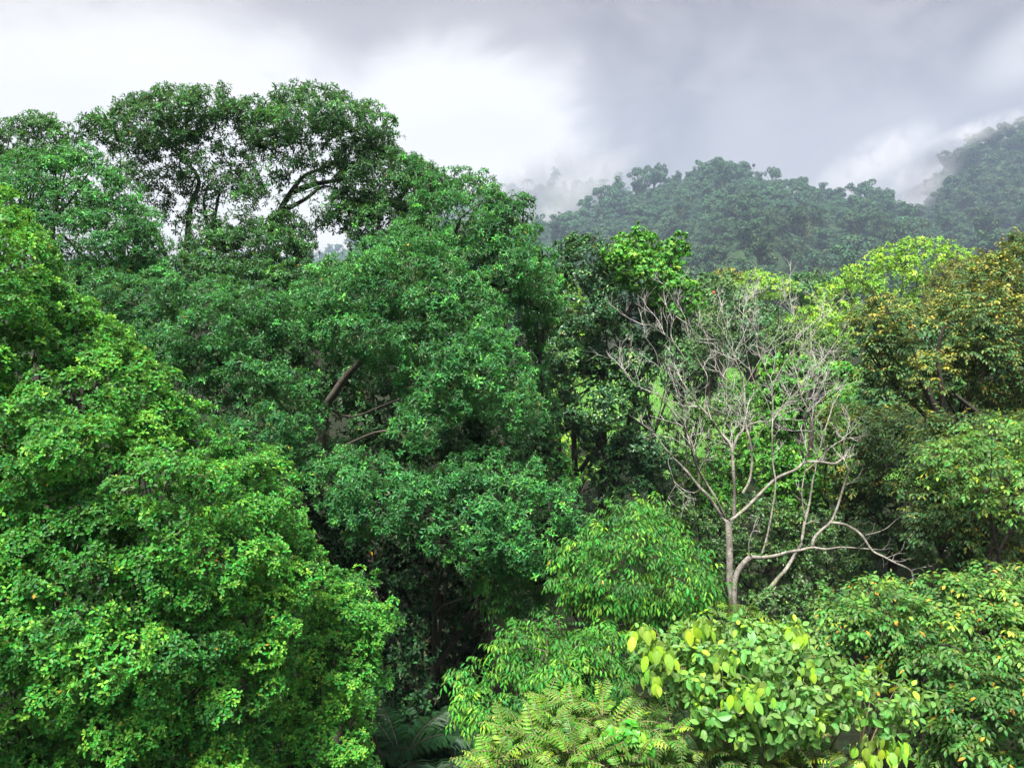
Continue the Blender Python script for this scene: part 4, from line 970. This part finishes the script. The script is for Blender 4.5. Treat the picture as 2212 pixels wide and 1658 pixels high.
# ================================================================== the dead tree
Z7 = lambda x, y: ((2200 + x * .7414) / 1.7367, (1100 + y * .7414) / 1.7367)
def dead_tree():
    D = 24.0
    b0 = at(*Z7(742, 1680), D)
    o = empty('dead_tree', (b0[0], b0[1], 0), 'leafless pale grey dead tree with bare forking branches', 'tree')
    limbs = [  # (points in the crop, start radius, end radius, depth start, depth end, name)
        ([(742, 1680), (735, 1560), (724, 1470), (723, 1330), (718, 1190), (712, 1150)], .24, .17, 0, 0, 'trunk'),
        ([(752, 1640), (746, 1540), (756, 1430), (790, 1370), (830, 1332)], .19, .15, -.2, -.5, 'trunk'),
        ([(712, 1160), (670, 1110), (620, 1030), (570, 980), (520, 915), (480, 872), (430, 825), (410, 800), (380, 760), (330, 700), (270, 650)], .13, .015, 0, .8, 'branch'),
        ([(570, 980), (562, 900), (540, 830), (525, 770), (505, 700), (490, 640), (480, 560), (455, 500)], .085, .02, .3, -.6, 'branch'),
        ([(700, 1130), (650, 1030), (600, 950), (560, 880), (545, 800), (520, 720), (470, 640), (430, 590), (380, 540)], .08, .02, 0, -1.2, 'branch'),
        ([(500, 575), (430, 545), (340, 505), (270, 475), (220, 440), (190, 390)], .05, .012, -.6, -.2, 'branch'),
        ([(430, 800), (412, 850), (430, 910), (445, 960), (470, 990)], .03, .012, .5, .3, 'branch'),
        ([(725, 1150), (800, 1090), (880, 1010), (960, 935), (1060, 890), (1100, 855), (1180, 852), (1250, 862), (1290, 840)], .12, .06, 0, 1.0, 'branch'),
        ([(745, 1120), (748, 1010), (742, 900), (735, 800), (722, 755), (670, 695), (630, 640), (590, 590), (560, 560), (520, 500), (480, 440)], .13, .02, .1, -.8, 'branch'),
        ([(738, 800), (760, 730), (790, 690), (800, 640)], .11, .05, .1, .4, 'branch'),
        ([(790, 1010), (825, 940), (836, 830), (822, 730), (806, 665), (800, 560), (795, 460), (770, 380), (740, 300), (735, 240), (700, 150), (680, 60)], .10, .014, .3, .6, 'branch'),
        ([(820, 665), (870, 650), (925, 648), (970, 600), (1030, 540), (1090, 470), (1160, 380), (1230, 290), (1270, 230), (1310, 160)], .07, .014, .5, 1.4, 'branch'),
        ([(810, 690), (770, 660), (720, 625), (705, 600)], .055, .035, .4, .2, 'branch'),
        ([(888, 1312), (912, 1230), (940, 1090), (956, 960), (942, 860), (938, 700), (942, 600), (935, 450), (905, 390), (880, 330), (860, 260), (870, 160), (850, 60)], .075, .013, .2, .8, 'branch'),
        ([(830, 1332), (890, 1335), (960, 1325), (1010, 1310), (1080, 1298), (1142, 1285), (1210, 1293), (1290, 1283), (1400, 1290)], .14, .03, -.5, -.9, 'branch'),
        ([(1142, 1288), (1150, 1240), (1190, 1195), (1232, 1158), (1265, 1090), (1300, 975), (1325, 900), (1320, 880)], .12, .035, -.7, 0, 'branch'),
        ([(1232, 1158), (1290, 1165), (1340, 1185), (1390, 1222), (1445, 1300), (1500, 1330), (1560, 1362), (1640, 1402), (1650, 1470)], .10, .035, -.7, -2.6, 'branch'),
        ([(1640, 1402), (1670, 1392), (1700, 1385)], .04, .018, -2.6, -2.8, 'branch'),
        ([(1410, 1222), (1480, 1205), (1520, 1185), (1570, 1140), (1615, 1108)], .05, .018, -1.5, -2, 'branch'),
        ([(915, 1505), (960, 1450), (1000, 1405), (1045, 1335), (1085, 1265), (1100, 1170), (1120, 1090), (1130, 1040), (1146, 930)], .16, .045, .5, .9, 'branch'),
        ([(1102, 1140), (1088, 1010), (1104, 900), (1115, 800)], .05, .025, .7, .5, 'branch'),
        ([(1104, 1168), (1130, 1158), (1158, 1148)], .055, .05, .7, .4, 'broken_stub'),
        ([(822, 1335), (820, 1270), (828, 1230)], .045, .02, -.4, -.5, 'branch'),
        ([(1185, 852), (1208, 800), (1190, 740), (1150, 690), (1130, 660), (1095, 630), (1110, 600)], .075, .02, .9, .4, 'branch'),
        ([(1190, 745), (1205, 690), (1222, 640), (1246, 550), (1225, 490), (1198, 430), (1190, 350)], .06, .014, .8, 1.4, 'branch'),
        ([(1145, 690), (1130, 610), (1085, 520), (1066, 420), (1042, 340), (1052, 260), (1065, 180), (1050, 100)], .055, .013, .6, 1.0, 'branch'),
        ([(1210, 800), (1260, 760), (1310, 735), (1330, 730)], .05, .025, .9, .7, 'branch'),
        ([(1250, 862), (1290, 840), (1310, 800), (1300, 760), (1315, 720)], .06, .03, 1, .8, 'broken_stub'),
        ([(1290, 840), (1340, 800), (1355, 760)], .05, .03, 1, .9, 'broken_stub'),
        ([(835, 800), (880, 700), (960, 600), (1040, 520), (1110, 440)], .03, .014, .3, -.3, 'branch'),
        ([(560, 560), (520, 440), (500, 340), (440, 250), (380, 200), (320, 160)], .04, .012, -.8, -1.6, 'branch'),
        ([(630, 640), (600, 520), (610, 420), (560, 330), (520, 230), (500, 130), (480, 90)], .04, .012, -.6, -.2, 'branch'),
        ([(795, 480), (840, 400), (900, 300), (960, 210), (980, 120), (1000, 40)], .035, .012, .5, 0, 'branch'),
        ([(740, 300), (690, 260), (640, 220), (590, 180), (560, 120)], .028, .01, .6, 0, 'branch'),
        ([(935, 470), (980, 390), (1020, 330), (1110, 260), (1150, 200), (1180, 130)], .032, .01, .6, 1.2, 'branch'),
        ([(480, 560), (400, 470), (370, 400), (350, 300), (310, 240)], .035, .01, -.6, -1.4, 'branch'),
        ([(800, 560), (760, 480), (690, 420), (650, 340), (620, 270), (600, 200)], .035, .01, .5, 1.2, 'branch'),
        ([(935, 620), (900, 520), (850, 450), (820, 360), (800, 250), (790, 140), (800, 60)], .03, .01, .8, 1.4, 'branch'),
    ]
    for pts, r0, r1, d0, d1, nm in limbs:
        XY = np.array([Z7(*p) for p in pts]); n = len(pts)
        dd = D + np.linspace(d0, d1, n) + np.where((np.arange(n) > 0) & (np.arange(n) < n - 1), rng.normal(0, .12, n), 0) * (nm == 'branch')
        P = at(XY[:, 0], XY[:, 1], dd)
        if nm == 'trunk': P[0, 2] = -.3; P = np.vstack([P[:1], [(P[0] + P[1]) / 2 + [.1, 0, 0]], P[1:]]); n += 1
        R = np.linspace(r0 * .44, max(r1 * .6, .008), n)
        tb = Tubes(); Q = tb.add(P, R, 9 if r0 > .1 else 7, 4)
        tw = Tubes()
        if nm == 'branch':
            def grow(p, d, ln, r, lev):
                k = 5; pts_ = [p]; dd_ = d.copy()
                for _ in range(k):
                    dd_ = nrm(dd_ + rng.normal(0, .16, 3) + [0, 0, .07]); pts_.append(pts_[-1] + dd_ * ln / k)
                tw.add(pts_, np.linspace(r, r * .45, k + 1), 4 if r < .012 else 5, 1)
                if lev > 0:
                    for _ in range(rng.integers(2, 5)):
                        j = rng.integers(1, k + 1); s = nrm(np.cross(dd_, rng.normal(0, 1, 3)))
                        grow(pts_[j], nrm(dd_ * .75 + s * rng.uniform(.35, .9) + [0, 0, .12]), ln * rng.uniform(.45, .75), r * .66, lev - 1)
            m = len(Q); tan = nrm(np.gradient(Q, axis=0))
            upper = Q[:, 2].mean() > at(*Z7(900, 800), D)[2]
            for j in range(int(m * (.30 if upper else .62)), m, 1):
                if rng.random() < (.33 if upper else .18):
                    s = nrm(np.cross(tan[j], rng.normal(0, 1, 3)) * [1, .7, 1])
                    grow(Q[j], nrm(tan[j] * .7 + s * rng.uniform(.5, 1.0) + [0, 0, .22 if upper else 0]), rng.uniform(.45, 1.15) * (1 if upper else .7), rng.uniform(.0075, .0115), 2 if upper else 1)
            grow(Q[-1], tan[-1], rng.uniform(.5, .9), min(r1 * .9, .016), 2)
        obj = tb.build(nm, M['dead'], o)
        if tw.V:
            t = tw.build('twig', M['twig'], None); t.parent = obj
            t.data.transform(__import__('mathutils').Matrix.Translation(-Vector(o.location)))
dead_tree()
c = at(1541, 632, 24.3)
tb = Tubes(); tb.add([c + np.array([0, 0, -.05 * math.cos(u)]) for u in uu], [max(.004, .045 * math.sin(u)) for u in uu], 12, 1)
tag(tb.build('red_fruit', simple('red_fruit', (.5, .06, .03)), None, origin=c), 'small red round fruit caught among the bare twigs', 'fruit')
# two pale poles glimpsed at the right edge
for X0, X1, Y0, Y1, r, lab in ((2203, 2200, 700, 800, .07, 'straight pale thin bare trunk behind the orange tipped tree'), (2183, 2187, 715, 800, .11, 'rough greyish bare trunk beside the straight pale one')):
    p0, p1 = at(X0, Y0, 36), at(X1, Y1, 36)
    o = empty('bare_trunk', (p1[0], p1[1], 0), lab, 'trunk')
    tb = Tubes(); tb.add([(p1[0], p1[1], -.3), p1, p0], [r * 1.3, r, r * .8], 8); tb.build('stem', M['dead'], o)

# ================================================================== ground cover
L = Leaves(); n = 2200
xx = rng.uniform(-22, 34, n); yy = rng.uniform(6, 62, n) ** 1.0
for x, y in zip(xx, yy):
    if ((x - 32) / 34) ** 2 + ((y - 92) / 42) ** 2 < 1.02: continue
    m = rng.integers(3, 7); P = np.stack([x + rng.normal(0, .3, m), y + rng.normal(0, .3, m), rng.uniform(.1, 1.0, m)], 1)
    rosettes(L, P, nrm(rng.normal(0, .3, (m, 3)) + [0, 0, 1]), np.full(m, .3) + rng.normal(0, .1, m), 6, .26, (35, 100), .3)
tag(L.build('undergrowth', 'oval', M['shade']), kind='stuff')
L = Leaves(); n = 26000
a = rng.uniform(0, 6.28, n); q = np.sqrt(rng.uniform(0, 1, n))
P = np.stack([32 + 33 * q * np.cos(a), 92 + 41 * q * np.sin(a), np.full(n, .01)], 1)
L.add(P, nrm(rng.normal(0, .45, (n, 3)) + [0, 0, 1]), rng.normal(0, 1, (n, 3)), rng.uniform(.25, .55, n), rng.uniform(.2, .8, n))
tag(L.build('grass', 'slim', M['drop']), kind='stuff')

# ================================================================== haze and mist
def box(name, lo, hi, mat):
    V = [(x, y, z) for z in (lo[2], hi[2]) for y in (lo[1], hi[1]) for x in (lo[0], hi[0])]
    T = [(0, 2, 3, 1), (4, 5, 7, 6), (0, 1, 5, 4), (1, 3, 7, 5), (3, 2, 6, 7), (2, 0, 4, 6)]
    return mesh_obj(name, V, T, mat)
def haze_mat(dens, colr):
    m = bpy.data.materials.new('haze_air'); m.use_nodes = True
    g = NT(m.node_tree); g.n.clear(); out = g.new('ShaderNodeOutputMaterial')
    v = g.new('ShaderNodeVolumePrincipled', i={'Color': C4(colr), 'Density': dens, 'Anisotropy': 0.0})
    g.l.new(v.outputs[0], out.inputs['Volume']); return m
HAZE = 0.0002
tag(box('haze', (-1160, -1160, -1.2), (1160, 1160, 240), haze_mat(HAZE, (.46, .53, .68))), kind='stuff')

def valley_air():
    th = np.linspace(0, math.pi, 25); ph = np.linspace(0, 2 * math.pi, 48, False)
    V = [(math.sin(t) * math.cos(p), math.sin(t) * math.sin(p), math.cos(t)) for t in th for p in ph]
    T = [(i * 48 + j, (i + 1) * 48 + j, (i + 1) * 48 + (j + 1) % 48, i * 48 + (j + 1) % 48) for i in range(24) for j in range(48)]
    me = bpy.data.meshes.new('mist'); me.from_pydata(V, [], T); me.materials.append(haze_mat(.0005, (.40, .52, .72)))
    o = bpy.data.objects.new('mist', me); col.objects.link(o); o.location = (120, 420, 30); o.scale = (520, 290, 130)
    tag(o, kind='stuff')
valley_air()
def mist_mat(name, dens, scale, seed, thr, rad, alb):
    m = bpy.data.materials.new(name); m.use_nodes = True
    g = NT(m.node_tree); g.n.clear(); out = g.new('ShaderNodeOutputMaterial')
    tc = g.new('ShaderNodeTexCoord'); ob = tc.outputs['Object']
    ln = g.new('ShaderNodeVectorMath', operation='LENGTH', i={0: ob})
    fall = g.smooth(ln.outputs['Value'], 1.0, .05)
    mp = g.new('ShaderNodeMapping', i={'Vector': ob, 'Location': (seed, seed * .7, 0), 'Scale': tuple(v / 17 for v in rad)})
    n = g.noise(mp.outputs[0], scale * .5, 5, .6, .3)
    d = g.math('MULTIPLY', g.smooth(n, thr, thr + .34), g.math('MULTIPLY', fall, dens))
    v = g.new('ShaderNodeVolumePrincipled', i={'Color': (alb, alb * .985, alb * 1.02, 1), 'Density': d, 'Anisotropy': 0.2})
    g.l.new(v.outputs[0], out.inputs['Volume'])
    m.cycles.volume_step_rate = 1.0
    return m
def mist(X, Y, d, rx, ry, rz, tilt, dens, scale, seed, thr=.45, alb=.80):
    c = at(X, Y, d)
    me = bpy.data.meshes.new('mist')
    th = np.linspace(0, math.pi, 13); ph = np.linspace(0, 2 * math.pi, 20, False)
    V = [(math.sin(t) * math.cos(p), math.sin(t) * math.sin(p), math.cos(t)) for t in th for p in ph]
    T = [(i * 20 + j, (i + 1) * 20 + j, (i + 1) * 20 + (j + 1) % 20, i * 20 + (j + 1) % 20) for i in range(12) for j in range(20)]
    me.from_pydata(V, [], T); me.materials.append(mist_mat('mist_air', dens, scale, seed, thr, (rx, ry, rz), alb))
    o = bpy.data.objects.new('mist', me); col.objects.link(o)
    o.location = c; o.scale = (rx, ry, rz); o.rotation_euler = (0, tilt, 0)
    tag(o, kind='stuff')
mist(1985, 405, 440, 34, 22, 15, -.85, .10, 2.2, 3.1, .33)
mist(2035, 330, 445, 40, 18, 9, -.6, .10, 2.4, 4.4, .38)
mist(1890, 350, 540, 60, 26, 22, -.5, .05, 2.0, 7.3, .30)
mist(2110, 285, 438, 42, 14, 9, -.35, .09, 2.6, 9.7, .37)
mist(1235, 428, 520, 66, 30, 18, -.60, .08, 2.2, 5.5, .32, .62)
mist(1150, 405, 640, 90, 36, 30, -.50, .075, 2.0, 1.5, .30, .50)
